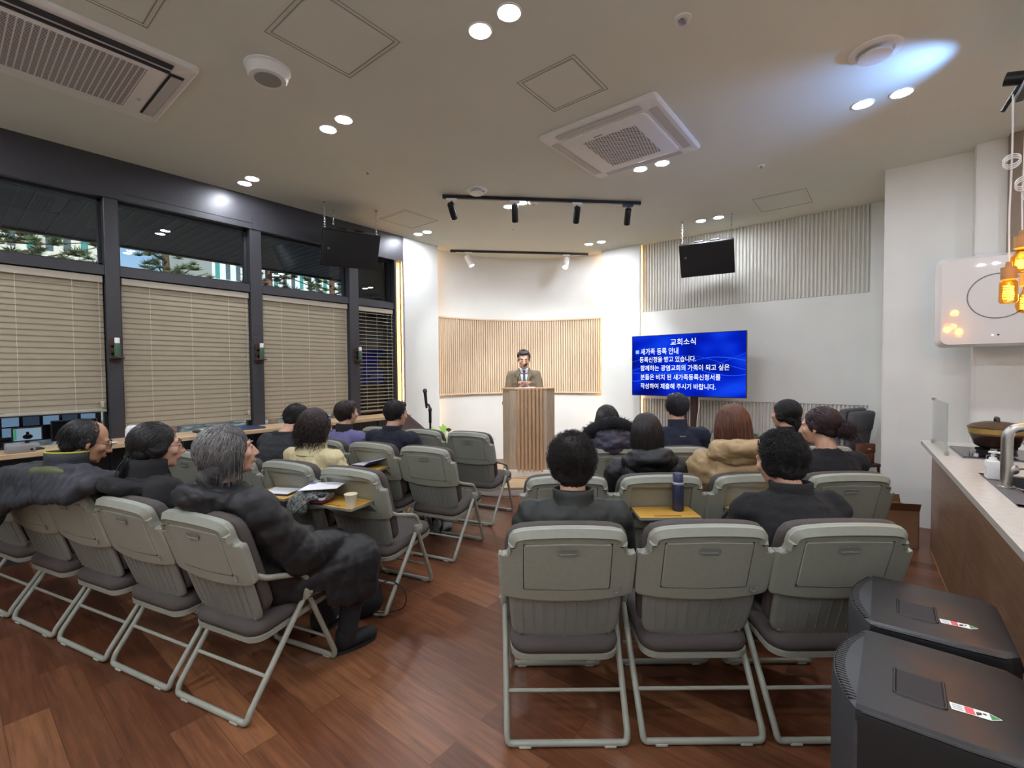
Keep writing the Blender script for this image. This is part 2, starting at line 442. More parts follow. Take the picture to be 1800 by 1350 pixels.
# kitchen end wall, two steps
b = MB(); b.box(5.43, 5.6, -.56, .012, 0, CZ); b.box(5.6, 6.55, -.1, .0, 0, CZ); struct('wall_kitchen', b, M_WALL)
b = MB(); b.box(5.28, 5.6, -2.6, -.56, 0, CZ); struct('wall_kitchen_end', b, M_WALL)
b = MB(); b.box(5.427, 5.43, -.0, .012, 0, CZ); b.box(5.276, 5.28, -.572, -.56, 0, CZ); struct('trim_15', b, M_TRIM)
b = MB(); b.box(5.20, 5.275, -2.2, -.735, 2.2, CZ); struct('trim_16', b, mat('taupe_panel', '#8a7a6a', .6, noise=.05))
b = MB(); b.box(RU-.012, RU, .03, 2.73, 0, .07); struct('baseboard_right', b, mat('baseboard_white', '#d6d3cc', .5))
# ceiling access panels (thin shadow gaps)
def panel(x0, x1, y0, y1, n, w=.0026, double=True):
    b = MB()
    for k, d in enumerate((0, .022) if double else (0,)):
        for q in ((x0+d, x1-d, y0+d, y0+d+w), (x0+d, x1-d, y1-d-w, y1-d), (x0+d, x0+d+w, y0+d, y1-d), (x1-d-w, x1-d, y0+d, y1-d)):
            b.box(*q, CZ-.0025, CZ)
    b2 = MB(); b2.box(x0+.03, x1-.03, y0+.03, y1-.03, CZ-.004, CZ)
    o = struct('trim_%d' % n, b, M_LINE); obj('panel', b2, M_CEIL, o, None)
panel(2.31, 2.725, 1.385, 1.795, 17); panel(1.13, 1.63, 2.06, 2.545, 18); panel(.25, .74, 2.5, 2.985, 19)
panel(3.30, 3.785, 4.135, 4.61, 20, .0025, False); panel(5.45, 5.96, .62, 1.105, 21, .003, False)
# warm LED strips tucked behind the pillars
M_LED = emission('warm_led', '#ffc27a', LED_STRENGTH)
for i, (q, lb) in enumerate((((4.535, 4.55, 5.083, 5.088), 'warm light strip hidden behind the right edge of the left pillar'),
               ((6.403, 6.408, 3.325, 3.338), 'warm light strip hidden behind the left edge of the right pillar'),
               ((6.404, 6.411, 2.765, 2.775), 'warm light strip behind the right pillar, washing the ribbed wall'),
               ((3.944, 3.952, 5.03, 5.04), 'warm light strip behind the left pillar, beside the last window'))):
    b = MB(); b.box(*q, .05, CZ-.05 if q[0] != 3.944 else 2.86)
    tag(obj('light_strip', b, M_LED, None, None), lb, 'light strip')

# ---------------------------------------------------------------- ceiling lights and fittings
M_LAMP = emission('lamp_disc', '#eef3ff', DOWN_STRENGTH)
def downlight(x, y, label, proto=[None]):
    if proto[0] is None:
        t = thing('ceiling_downlight', label, 'ceiling light', (x, y, CZ), 0, 'paired ceiling downlights')
        b = MB(); b.lathe([(.053, -.002), (.057, -.006), (.064, -.005), (.066, 0)], 28); obj('trim_ring', b, M_WHITE, t, 60)
        b = MB(); b.lathe([(.0, -.0085), (.022, -.008), (.042, -.005), (.053, -.001), (.053, 0), (0, 0)], 28); obj('diffuser', b, M_LAMP, t, 60, recalc=True)
        proto[0] = t
    else: dup(proto[0], (x, y, CZ), 0, label)
DL = [((1.84, 1.67), (1.84, 1.475), ('topmost pair, above the middle of the room', 'left', 'right')),
      ((1.86, 3.20), (1.86, 2.995), ('pair between the two ceiling cassettes', 'left', 'right')),
      ((1.88, 4.71), (1.88, 4.545), ('pair beside the dark window band', 'left', 'right')),
      ((3.98, 1.71), (3.99, 1.515), ('pair touching the right ceiling cassette', 'left', 'right')),
      ((3.98, .132), (3.98, -.069), ('pair in the blue light at the upper right', 'left', 'right')),
      ((3.96, 3.20), (3.96, 3.02), ('pair partly behind the black spotlight track', 'left', 'right')),
      ((3.99, 4.74), (4.0, 4.58), ('pair in front of the left pillar', 'left', 'right')),
      ((5.86, 3.285), (5.87, 3.093), ('pair in front of the right pillar', 'left', 'right')),
      ((5.83, 1.74), (5.83, 1.54), ('pair above the right hanging loudspeaker', 'left', 'right'))]
for p, q, (w, a, c) in DL:
    downlight(*p, '%s one of the round downlight %s' % (a, w)); downlight(*q, '%s one of the round downlight %s' % (c, w))
k = 0
for x in (-.3, -1.6):          # unseen fill lamps added behind the viewer, carrying on the grid
    for y in (4.65, 3.1, 1.6, .03, -1.4):
        downlight(x, y+.1, 'round downlight in the ceiling behind the viewer, row %s' % ('near' if x > -1 else 'far')); downlight(x, y-.1, 'round downlight in the ceiling behind the viewer, row %s' % ('near' if x > -1 else 'far'))
for y in (.03, -1.4): downlight(1.84, y+.1, 'round downlight in the ceiling above the kitchen side'); downlight(1.84, y-.1, 'round downlight in the ceiling above the kitchen side')  # more fill lamps added out of view on the kitchen side
downlight(3.98, -1.4, 'added fill downlight in the ceiling deep in the kitchen')

M_ACW = mat('ac_white', '#e3e2de', .45, noise=.02); M_ACD = mat('ac_dark', '#24242a', .6); M_ACG = mat('ac_grey', '#b9b7b3', .5)
def grille_mat(kind):
    m = mat('grille_' + kind, '#dcdad6', .6); N = NT(m); bs = m.node_tree.nodes['Principled BSDF']
    tc = N.n('TexCoord')
    if kind == 'hex':
        mp = N.n('Mapping'); mp.inputs['Scale'].default_value = (1, 1, 1); mp.inputs['Rotation'].default_value = (0, 0, PI/4)
        br = N.n('TexBrick', offset=.5); br.inputs['Scale'].default_value = 1; br.inputs['Brick Width'].default_value = .026; br.inputs['Row Height'].default_value = .02
        br.inputs['Mortar Size'].default_value = .0042; br.inputs['Mortar Smooth'].default_value = .1
    else:
        mp = N.n('Mapping')
        br = N.n('TexBrick', offset=0.0); br.inputs['Scale'].default_value = 1; br.inputs['Brick Width'].default_value = .028; br.inputs['Row Height'].default_value = .0145
        br.inputs['Mortar Size'].default_value = .0034; br.inputs['Mortar Smooth'].default_value = .1
    for q in ('Color1', 'Color2'): br.inputs[q].default_value = lin('#26262b')
    br.inputs['Mortar'].default_value = lin('#dad8d4')
    N.l(tc.outputs['Object'], mp.inputs[0]); N.l(mp.outputs[0], br.inputs['Vector']); N.l(br.outputs[0], bs.inputs['Base Color'])
    return m
# 4-way cassette, right
def cassette(name_label, x0, x1, y0, y1, kind):
    cx, cy = (x0+x1)/2, (y0+y1)/2; hx, hy = (x1-x0)/2, (y1-y0)/2
    t = thing('ceiling_air_conditioner', name_label, 'air conditioner', (cx, cy, CZ))
    b = MB(); L = []
    for d, z, r in ((0, 0, .03), (0, -.016, .03), (.012, -.028, .035), (.12, -.034, .05)):
        L.append([(x, y, z) for x, y in rrect(-hx+d, hx-d, -hy+d, hy-d, r)])
    b.loops(L); obj('outer_panel', b, M_ACW, t, 30, recalc=True)
    b = MB(); L = []
    for d, z in ((.125, -.03), (.125, -.042), (.135, -.048)):
        L.append([(x, y, z) for x, y in rrect(-hx+d, hx-d, -hy+d, hy-d, .05)])
    b.loops(L); obj('centre_panel', b, M_ACW, t, 30, recalc=True)
    if kind == 'hex':
        b = MB(); b.box(-.25, .25, -.22, .2, -.0505, -.046); obj('intake_grille', b, grille_mat('hex'), t, None)
        b = MB()
        for s in (-1, 1):
            b.box(s*(hx-.068)-.030, s*(hx-.068)+.030, -hy+.13, hy-.13, -.0355, -.033)
            b.box(-hx+.13, hx-.13, s*(hy-.068)-.030, s*(hy-.068)+.030, -.0355, -.033)
        obj('louver', b, M_ACG, t, None)
        b = MB(); b.box(-.285, -.278, .02, .09, -.0495, -.047); obj('badge', b, M_ACD, t, None)
    else:
        b = MB(); b.box(-.32, .26, -.28, .28, -.0505, -.046); obj('intake_grille', b, grille_mat('bar'), t, None)
        b = MB(); b.box(-hx+.12, hx-.12, -hy+.045, -hy+.09, -.0375, -.030); b.box(-hx+.12, hx-.12, -hy+.115, -hy+.128, -.047, -.030); obj('open_slot', b, M_ACD, t, None)
        for s in (1,):
            b = MB(); b.box(hx-.115, hx-.045, -hy+.13, hy-.13, -.037, -.034); obj('open_slot', b, M_ACD, t, None)
            b = MB(); b.rbox(hx-.105, hx-.05, -hy+.15, hy-.15, -.045, -.040, .002, 1, T(0, 0, 0)); obj('louver', b, M_ACG, t, None)
        b = MB(); b.box(.30, .318, .10, .135, -.0495, -.047); obj('badge', b, M_ACG, t, None)
cassette('white square ceiling cassette with a diamond-mesh intake, right of the middle', 2.935, 3.89, 1.16, 2.08, 'hex')
cassette('white ceiling cassette with a barred intake at the upper left corner', .08, 1.025, 3.13, 4.03, 'bar')
t = thing('ceiling_speaker', 'white drum-shaped fitting under the ceiling beside the left cassette', 'ceiling speaker', (1.275, 2.84, CZ))
b = MB(); b.lathe([(.125, 0), (.125, -.006), (.115, -.012), (.108, -.05), (.098, -.062), (.07, -.064)], 36); obj('housing', b, M_WHITE, t, 40)
b = MB(); b.lathe([(.072, -.06), (.072, -.067), (0, -.068)], 32); obj('grille', b, mat('speaker_grille', '#8f918f', .6, noise=.15, nscale=300), t, 40)
def sprinkler(x, y, lb, r=.03):
    t = thing('sprinkler_head', lb, 'sprinkler', (x, y, CZ), 0, 'ceiling sprinklers')
    b = MB(); b.lathe([(r, 0), (r*.95, -.006), (r*.5, -.008), (r*.45, -.004), (0, -.004)], 24); obj('cover_ring', b, M_WHITE, t, 40)
    b = MB(); b.lathe([(r*.22, -.004), (r*.22, -.018), (r*.42, -.020), (r*.42, -.023), (0, -.024)], 14); obj('nozzle', b, M_STEEL, t, 40)
sprinkler(2.434, .82, 'ceiling sprinkler head at the top right, above the square access panel', .045)
sprinkler(2.47, 3.613, 'small ceiling sprinkler left of the black spotlight track')
sprinkler(4.6, .862, 'small ceiling sprinkler at the edge of the blue light')
sprinkler(4.61, 3.66, 'tiny ceiling sprinkler in front of the apse', .018)
def air_vent(x, y, lb, r, d):
    t = thing('ceiling_vent', lb, 'ceiling vent', (x, y, CZ))
    b = MB(); b.lathe([(r, 0), (r*.98, -.008), (r*.72, -.012), (r*.68, -.002)], 36); obj('outer_ring', b, M_WHITE, t, 40)
    b = MB(); b.lathe([(r*.3, -.002), (r*.3, -d*.7), (r*.64, -d*.75), (r*.62, -d), (0, -d*1.06)], 32); obj('disc', b, M_WHITE, t, 40)
air_vent(3.36, .06, 'round white disc vent casting a shadow in the blue ceiling light', .125, .04)
air_vent(3.40, 3.153, 'round white disc vent behind the black spotlight track', .105, .04)
t = thing('smoke_detector', 'small white detector right of the second black spotlight', 'smoke detector', (4.0, 2.90, CZ))
b = MB(); b.lathe([(.055, 0), (.053, -.02), (.04, -.035), (0, -.04)], 28); obj('housing', b, M_WHITE, t, 40)
b = MB(); b.lathe([(.02, -.036), (.018, -.044), (0, -.045)], 16); obj('sensor', b, M_ACG, t, 40)

# spotlight tracks
def spot_data(watt, ang, col=(.90, .95, 1), blend=.5, r=.03):
    L = bpy.data.lights.new('spotlight', 'SPOT'); L.energy = watt; L.spot_size = math.radians(ang); L.spot_blend = blend; L.color = col; L.shadow_soft_size = r
    return L
def track(lb, p, q, m, w=.034):
    d = Vector(q)-Vector(p); L = d.length; a = math.atan2(d.y, d.x)
    t = thing('light_track', lb, 'light track', (p[0], p[1], CZ), a)
    b = MB(); b.rbox(0, L, -w/2, w/2, -.032, 0, .003, 1); obj('rail', b, m, t, 30)
    b = MB(); b.rbox(-.03, .05, -w/2-.002, w/2+.002, -.036, 0, .003, 1); b.rbox(L-.012, L+.006, -w/2-.001, w/2+.001, -.034, 0, .003, 1); obj('end_cap', b, m, t, 30)
def spotlight(lb, x, y, aim, m, madapt, rz, watt, ang, length=.17, r=.034, lens=None, col=(.90, .95, 1)):
    t = thing('track_spotlight', lb, 'spotlight', (x, y, CZ-.032), 0, None)
    b = MB(); b.rbox(-.055, .055, -.018, .018, -.026, 0, .003, 1, RZ(rz)); obj('adapter', b, madapt, t, 30)
    b = MB(); b.tube([(0, 0, -.02), (0, 0, -.075)], .008, 8); obj('stem', b, m, t, 30)
    d = (Vector(aim)-Vector((x, y, CZ-.12))).normalized()
    q = d.to_track_quat('Z', 'Y').to_matrix().to_4x4(); M = T(0, 0, -.095) @ q
    b = MB(); b.lathe([(0, -.05), (r*.9, -.05), (r, -.045), (r, length-.05), (r*.9, length-.05), (r*.86, length-.075), (0, length-.075)], 24, M); obj('head', b, m, t, 40)
    b = MB(); b.lathe([(r*.8, length-.068), (0, length-.066)], 20, M); obj('lens', b, lens or emission('spot_lens', '#fff6ea', 30), t, 40)
    P = Vector((x, y, CZ-.032)) + Vector((0, 0, -.095)) + d*(length-.04)
    L = link_light('spotlight_beam', spot_data(watt, ang, col), P, aim=aim)
    return t
track('long black spotlight track hanging across the ceiling before the stage', (3.294, 3.487, 0), (4.754, 2.046, 0), M_BLACK)
aims = [(5.3, 4.55, 1.4), (5.0, 3.9, 1.0), (5.75, 3.7, 1.5), (6.15, 3.1, 1.3)]
for i, (s, w) in enumerate(((.03, 'leftmost black spotlight on the long track'), (.345, 'second black spotlight from the left, beside the glowing downlight'), (.665, 'third black spotlight from the left on the long track'), (.935, 'rightmost black spotlight on the long track'))):
    x, y = 3.294+1.46*s, 3.487-1.441*s
    spotlight(w, x, y, aims[i], M_BLACK, M_WHITE if i < 3 else mat('navy_adapter', '#3b3f5c', .5), -PI/4, STAGE_WATT, 62)
track('thin dark spotlight track close to the curved apse wall', (4.821, 4.973, 0), (6.302, 3.552, 0), M_CHAR2, .02)
spotlight('left white spotlight on the track by the curved wall', 4.99, 4.81, (5.35, 3.75, .9), M_WHITE, M_WHITE, -PI/4, 22, 70, .17, .045)
spotlight('right white spotlight on the track by the curved wall', 6.06, 3.785, (5.0, 3.5, .9), M_WHITE, M_WHITE, -PI/4, 22, 70, .17, .045)

# ---------------------------------------------------------------- folding chairs with writing trays
BK0 = Vector((0, .112, .365)); BKD = (Vector((0, -.045, .862)) - BK0); BKL = BKD.length; BKD.normalize()
BKN = Vector((0, -BKD.z, BKD.y))                # points to the rear
def bp(x, s, d):
    """point on the back: x across, s up along it, d behind its face"""
    p = BK0 + BKD*s + BKN*d; y = p.y + .10*x*x*0; return (x, p.y + .25*x*x, p.z)
def zs(z): return (z-.365)/.483*BKL
def plate(b, outline, layers):
    """stack of scaled outlines: layers = [(inset, depth)]"""
    o = np.array(outline); c = o.mean(0); L = []
    nx = np.roll(o, -1, 0) - np.roll(o, 1, 0); nrm = np.stack([nx[:, 1], -nx[:, 0]], 1); nrm /= np.linalg.norm(nrm, axis=1)[:, None]+1e-9
    for ins, d in layers:
        q = o - nrm*ins; L.append([bp(x, s, d) for x, s in q])
    return b.loops(L)
def sym(right):
    """right half outline listed bottom to top -> closed counter-clockwise outline"""
    return right + [(-x, s) for x, s in right[::-1]]
def sub(pts, n=2):
    out = []
    for a, c in zip(pts[:-1], pts[1:]):
        for k in range(n): out.append((a[0]+(c[0]-a[0])*k/n, a[1]+(c[1]-a[1])*k/n))
    return out + [pts[-1]]
def soft(o, n=2):
    o = np.array(o)
    for _ in range(n):
        q = np.roll(o, -1, 0); o = np.stack([.75*o+.25*q, .25*o+.75*q], 1).reshape(-1, 2)
    return [tuple(p) for p in o]
UP_R = [(.02, zs(.548)), (.10, zs(.550)), (.18, zs(.558)), (.238, zs(.568)), (.250, zs(.58)), (.253, zs(.65)), (.2545, zs(.735)), (.250, zs(.745)), (.236, zs(.742)), (.222, zs(.748)), (.2175, zs(.765)), (.2175, zs(.785)), (.213, zs(.808)), (.198, zs(.828)), (.165, zs(.838)), (.10, zs(.845)), (.03, zs(.848))]
LOW_R = [(.02, zs(.365)), (.10, zs(.368)), (.165, zs(.378)), (.196, zs(.395)), (.207, zs(.42)), (.214, zs(.50)), (.217, zs(.60))]
CU_R = [(.02, .04), (.14, .04), (.20, .05), (.222, .08), (.232, .2), (.232, zs(.748)), (.224, zs(.792)), (.203, zs(.820)), (.165, zs(.832)), (.10, zs(.838)), (.03, zs(.840))]
INX, INZ0, INZ1 = .163, .600, .792
def chair(label, tray):
    t = thing('folding_chair', label, 'chair', (0, 0, 0), 0, 'grey folding chairs with writing trays')
    b = MB(); plate(b, soft(sym(sub(LOW_R)), 1), [(.02, .0), (.0, .008), (.0, .016), (.006, .022), (.02, .024)])
    obj('lower_back', b, M_PLASTIC2, t, 40, recalc=True)
    b = MB()
    for i in range(-4, 5):                       # moulded ribs
        x = i*.042; b.tube([bp(x*.95, zs(.41), .0235), bp(x, zs(.545), .0235)], .0014, 5)
    for x in (-.175, 0, .175): b.tube([bp(x, zs(.395 if x else .380), .022), bp(x, zs(.395 if x else .380), .0255)], .006, 8)
    obj('moulded_rib', b, M_PLASTIC2, t, 40)
    b = MB(); o = soft(sym(sub(UP_R)), 1); oo = np.array(o)
    plate(b, o, [(.006, .0), (.0, .006), (.0, .020), (.004, .026)])
    obj('upper_back', b, M_PLASTIC, t, 40, recalc=True)
    # raised rim round the tray recess
    inn = []
    ctr = np.array((0, zs(.70)))
    hw, s0, s1 = INX, zs(INZ0), zs(INZ1)
    for p in oo:
        d = p-ctr; k = min(hw/abs(d[0]) if abs(d[0]) > 1e-6 else 9, (s1-ctr[1])/d[1] if d[1] > 1e-6 else 9, (s0-ctr[1])/d[1] if d[1] < -1e-6 else 9)
        inn.append(ctr+d*k)
    inn = np.array(inn); mid = oo + (inn-oo)*np.where(oo[:, 1:2] > zs(.79), .42, .14); mid2 = oo + (inn-oo)*np.where(oo[:, 1:2] > zs(.79), .62, .2)
    dl = .036
    top = oo[:, 1] > zs(.755)
    L = [[bp(x, s, .02) for x, s in oo*np.array((.999, 1))], [bp(x, s, .028 if tp else .032) for (x, s), tp in zip(oo, top)], [bp(x, s, .046 if tp else .036) for (x, s), tp in zip(mid, top)],
         [bp(x, s, .036) for x, s in mid2], [bp(x, s, .036) for x, s in inn], [bp(x, s, .022) for x, s in inn]]
    b = MB(); b.loops(L, cap0=False, cap1=False); obj('back_rim', b, M_PLASTIC, t, 28, recalc=True)
    for s in (-1, 1):
        b = MB(); b.tube([bp(s*.196, zs(.780), .030), bp(s*.196, zs(.780), .0395)], .0065, 10); obj('screw_cap', b, mat('screw_dark', '#3d3d39', .6), t, 40)
    q = sym([(.0, zs(.752)), (.03, zs(.751)), (.036, zs(.758)), (.034, zs(.767)), (.026, zs(.770)), (0, zs(.768))][:-1])
    if not tray:
        pn = sym(sub([(.01, zs(INZ0)+.003), (hw-.012, zs(INZ0)+.006), (hw-.004, zs(INZ0)+.014), (hw-.003, zs(INZ1)-.013), (hw-.01, zs(INZ1)-.004), (.01, zs(INZ1)+.002)], 1))
        b = MB(); plate(b, pn, [(0, .02), (0, .0365), (.003, .039)]); tr = obj('writing_tray', b, M_PLASTIC, t, 30, recalc=True)
        b = MB(); plate(b, q, [(-.004, .0385), (-.004, .0405), (.002, .0402), (.004, .036)]); obj('handle_slot', b, M_PLASTIC2, tr, 40, recalc=True)
    else:
        b = MB(); b.rbox(-.157, .157, -.19, .0, .654, .671, .012, 2); tr = obj('writing_tray', b, mat('tray_edge', '#7d7e74', .5), t, 40)
        b = MB(); b.rbox(-.155, .155, -.188, -.002, .670, .6745, .003, 1); obj('wooden_top', b, M_TRAY, tr, 40)
        b = MB(); b.rbox(-.08, .06, -.173, -.163, .6735, .6755, .001, 1); obj('pencil_groove', b, mat('groove', '#6d5228', .7), tr, 40)
        for s in (-1, 1):
            b = MB(); b.tube([(s*.15, -.03, .660), (s*.16, .005, .62)], .008, 6); obj('tray_bracket', b, M_PLASTIC2, tr, 40)
    # little bag hook
    b = MB(); b.tube(fillet([bp(.176, zs(.612), .037), bp(.176, zs(.592), .046), bp(.196, zs(.592), .048), bp(.198, zs(.618), .046)], .012), .0028, 6); obj('bag_hook', b, M_PLASTIC2, t, 40)
    b = MB(); plate(b, soft(sym(sub(CU_R)), 1), [(.03, -.05), (.008, -.045), (0, -.031), (.0, -.012), (.006, -.002), (.02, 0)]); obj('back_cushion', b, M_TAUPE, t, 60, recalc=True)
    # seat
    def slab(x0, x1, y0, y1, lay, r=.06):
        L = []
        for ins, z in lay: L.append([(x, y, z + .09*(y-.3)) for x, y in rrect(x0+ins, x1-ins, y0+ins, y1-ins, r)])
        return L
    b = MB(); b.loops(slab(-.212, .212, .06, .505, [(.02, .31), (.002, .315), (0, .338), (.02, .342)])); obj('seat_pan', b, M_PLASTIC, t, 40, recalc=True)
    b = MB(); b.loops(slab(-.214, .214, .055, .508, [(.02, .335), (.004, .343), (0, .365), (.006, .385), (.03, .398), (.08, .402)], .07)); obj('seat_cushion', b, M_TAUPE, t, 60, recalc=True)
    # tubes
    b = MB(); b.tube(fillet([(-.236, .300, .432), (-.228, .012, .05), (-.225, .0, .014), (-.18, 0, .014), (.18, 0, .014), (.225, .0, .014), (.228, .012, .05), (.236, .300, .432)], [.01, .05, .05, .05, .05, .01], 5), .0125, 10); obj('rear_leg_frame', b, M_TUBE, t, 40)
    b = MB(); b.tube([(-.228, .09, .155), (.228, .09, .155)], .0075, 8); obj('crossbar', b, M_TUBE, t, 40)
    b = MB(); b.tube(fillet([(-.226, .300, .432), (-.212, .474, .05), (-.208, .48, .014), (-.16, .48, .014), (.16, .48, .014), (.208, .48, .014), (.212, .474, .05), (.226, .300, .432)], [.01, .05, .05, .05, .05, .01], 5), .0125, 10); obj('front_leg_frame', b, M_TUBE, t, 40)
    b = MB(); b.tube([(-.215, .43, .14), (.215, .43, .14)], .0065, 8); obj('crossbar', b, M_TUBE, t, 40)
    for s in (-1, 1):
        b = MB(); b.tube(fillet([bp(s*.225, zs(.585), -.005), (s*.240, .09, .572), (s*.240, .285, .515), (s*.240, .318, .425)], [.03, .06], 5), .0125, 10); obj('arm', b, M_TUBE, t, 40)
        b = MB(); b.rbox(s*.238-.018, s*.238+.018, .27, .33, .395, .455, .012, 2); b.tube([(s*.256, .3, .425), (s*.262, .3, .425)], .008, 8); obj('pivot_bracket', b, M_PLASTIC, t, 40)
        b = MB(); b.rbox(s*.16-.024, s*.16+.024, -.014, .014, 0, .014, .004, 1); obj('foot', b, mat('foot_rubber', '#b4b4a8', .6), t, 40)
        b = MB(); b.rbox(s*.16-.022, s*.16+.022, .467, .493, 0, .014, .004, 1); obj('foot', b, mat('foot_rubber', '#b4b4a8', .6), t, 40)
    return t
CH_A = 65.5      # heading of the left block
_p = {}
CHAIRS = {}
def place_chair(key, x, y, deg, label, tray=False):
    w = cw(x, y); rz = ca(deg) - PI/2
    CHAIRS[key] = (x, y, deg)
    if tray not in _p:
        _p[tray] = chair(label, tray); _p[tray].location = w; _p[tray].rotation_euler = (0, 0, rz)
    else: dup(_p[tray], w, rz, label)
def row(x, y, k, st=.514): return x - st*k*.91, y + st*k*.414
LB = {1: (-1.277, 1.905), 2: (-.944, 2.731), 3: (-.644, 3.484), 4: (-.395, 4.286)}
ll = {(1, 0): ('grey folding chair carrying the grey-haired woman in the long black coat', 0), (1, 1): ('grey folding chair of the black-haired woman, just left of the grey-haired woman', 0),
      (1, 2): ('grey folding chair under the right half of the draped dark coat', 0), (1, 3): ('grey folding chair under the left half of the draped dark coat', 0),
      (1, 4): ('grey folding chair cut off by the left edge of the picture', 0),
      (2, 0): ('empty grey folding chair by the aisle with a paper cup on its tray', 1), (2, 1): ('grey folding chair of the woman in the cream quilted jacket, tray folded down', 1),
      (2, 2): ('grey folding chair of the hunched person in charcoal, behind the grey-haired woman', 0), (2, 3): ('grey folding chair half seen between two black-clad women at the left', 0),
      (3, 0): ('empty grey folding chair by the aisle with a black handbag at its left side', 0), (3, 1): ('grey folding chair of the man in the navy coat, booklet on its tray', 1),
      (3, 2): ('grey folding chair of the person in the lilac jacket', 0), (3, 3): ('empty grey folding chair by the window ledge, left of the lilac jacket', 0),
      (4, 0): ('empty grey folding chair nearest the lectern in the left block', 0), (4, 1): ('empty grey folding chair in the front row, right behind the microphone stand', 0),
      (4, 2): ('empty grey folding chair half hidden by the man in the navy coat', 0)}
for (r, k), (lb, tr) in ll.items():
    x, y = row(*LB[r], k); place_chair('L%d%d' % (r, k), x, y, CH_A, lb, bool(tr))
rr = {'R11': (.198, 1.707, 'grey folding chair nearest the camera, with the curly-haired man in dark green', 0), 'R12': (.712, 1.712, 'empty grey folding chair in the middle of the rear right row', 0), 'R13': (1.218, 1.71, 'grey folding chair of the curly-haired woman, beside the black loudspeakers', 0),
      'R21': (.29, 2.50, 'empty grey folding chair directly in front of the curly-haired man', 0), 'R22': (.795, 2.50, 'grey folding chair with the blue flask standing on its tray', 1), 'R23': (1.30, 2.50, 'grey folding chair of the woman in the tan puffer, paper on its tray', 1), 'R24': (1.80, 2.50, 'grey folding chair of the woman with the low bun', 0),
      'R31': (.70, 3.37, 'grey folding chair of the woman with the fur-trimmed hood', 0), 'R32': (1.215, 3.37, 'grey folding chair of the man in the navy fleece', 0), 'R33': (1.73, 3.37, 'grey folding chair hidden behind the woman in the tan puffer', 0), 'R34': (2.24, 3.37, 'grey folding chair of the woman in the black stand-collar jacket', 0),
      'R41': (2.07, 4.32, 'empty grey folding chair farthest forward, left one behind the tan puffer', 0), 'R42': (2.60, 4.32, 'empty grey folding chair farthest forward, right one behind the tan puffer', 0)}
for kx, (x, y, lb, tr) in rr.items(): place_chair(kx, x, y, 90, lb, bool(tr))

# ---------------------------------------------------------------- people
M_SKIN = mat('skin', '#c79a80', .5, noise=.06, nscale=30); M_SKIN2 = mat('skin_tan', '#b58768', .5, noise=.06, nscale=30)
M_EYE = mat('eye_white', '#d9d4cc', .3); M_IRIS = mat('iris', '#1d1512', .2); M_LIP = mat('lip', '#b27c6c', .55)
V3 = lambda *a: np.array(a, float)
def hair_mat(name, c1, c2, rough=.42):
    m = mat(name, c1, rough, noise=.0); N = NT(m); b = m.node_tree.nodes['Principled BSDF']
    tc = N.n('TexCoord'); t = N.n('TexNoise', i_Scale=90.0, i_Detail=2.0); r = N.n('ValToRGB'); ge = N.n('NewGeometry'); mx = N.n('Math', operation='MULTIPLY_ADD'); mx.inputs[1].default_value = .45
    r.color_ramp.elements[0].position = .2; r.color_ramp.elements[0].color = lin(c1); r.color_ramp.elements[1].position = .95; r.color_ramp.elements[1].color = lin(c2)
    sc = N.n('Math', operation='MULTIPLY'); sc.inputs[1].default_value = .6; N.l(tc.outputs['Object'], t.inputs['Vector']); N.l(ge.outputs['Random Per Island'], sc.inputs[0]); N.l(t.outputs[0], mx.inputs[0]); N.l(sc.outputs[0], mx.inputs[2]); N.l(mx.outputs[0], r.inputs[0]); N.l(r.outputs[0], b.inputs['Base Color'])
    return m
def xf(M, p):
    A = np.array(M); return np.asarray(p, float) @ A[:3, :3].T + A[:3, 3]
def strands(mb, P, r0, r1=None, n=3):
    r0 = r0*.62; r1 = r1*.62 if r1 else None
    """tapered hair locks; P is (count, steps, 3)"""
    c, k, _ = P.shape
    Tn = np.gradient(P, axis=1); Tn /= np.linalg.norm(Tn, axis=2, keepdims=True)+1e-9
    ref = np.tile(np.array((.31, .77, .55)), (c, k, 1)); u = np.cross(Tn, ref); u /= np.linalg.norm(u, axis=2, keepdims=True)+1e-9; w = np.cross(Tn, u)
    rad = np.linspace(r0, r0*.35 if r1 is None else r1, k)[None, :, None]
    rings = np.stack([P + rad*(math.cos(2*PI*j/n)*u + math.sin(2*PI*j/n)*w) for j in range(n)], 2)
    v = rings.reshape(-1, 3); f = []
    for s in range(c):
        o = s*k*n
        for i in range(k-1):
            for j in range(n):
                a, b2 = o+i*n+j, o+i*n+(j+1) % n
                f.append((a, b2, b2+n, a+n))
    mb.add(v, f)
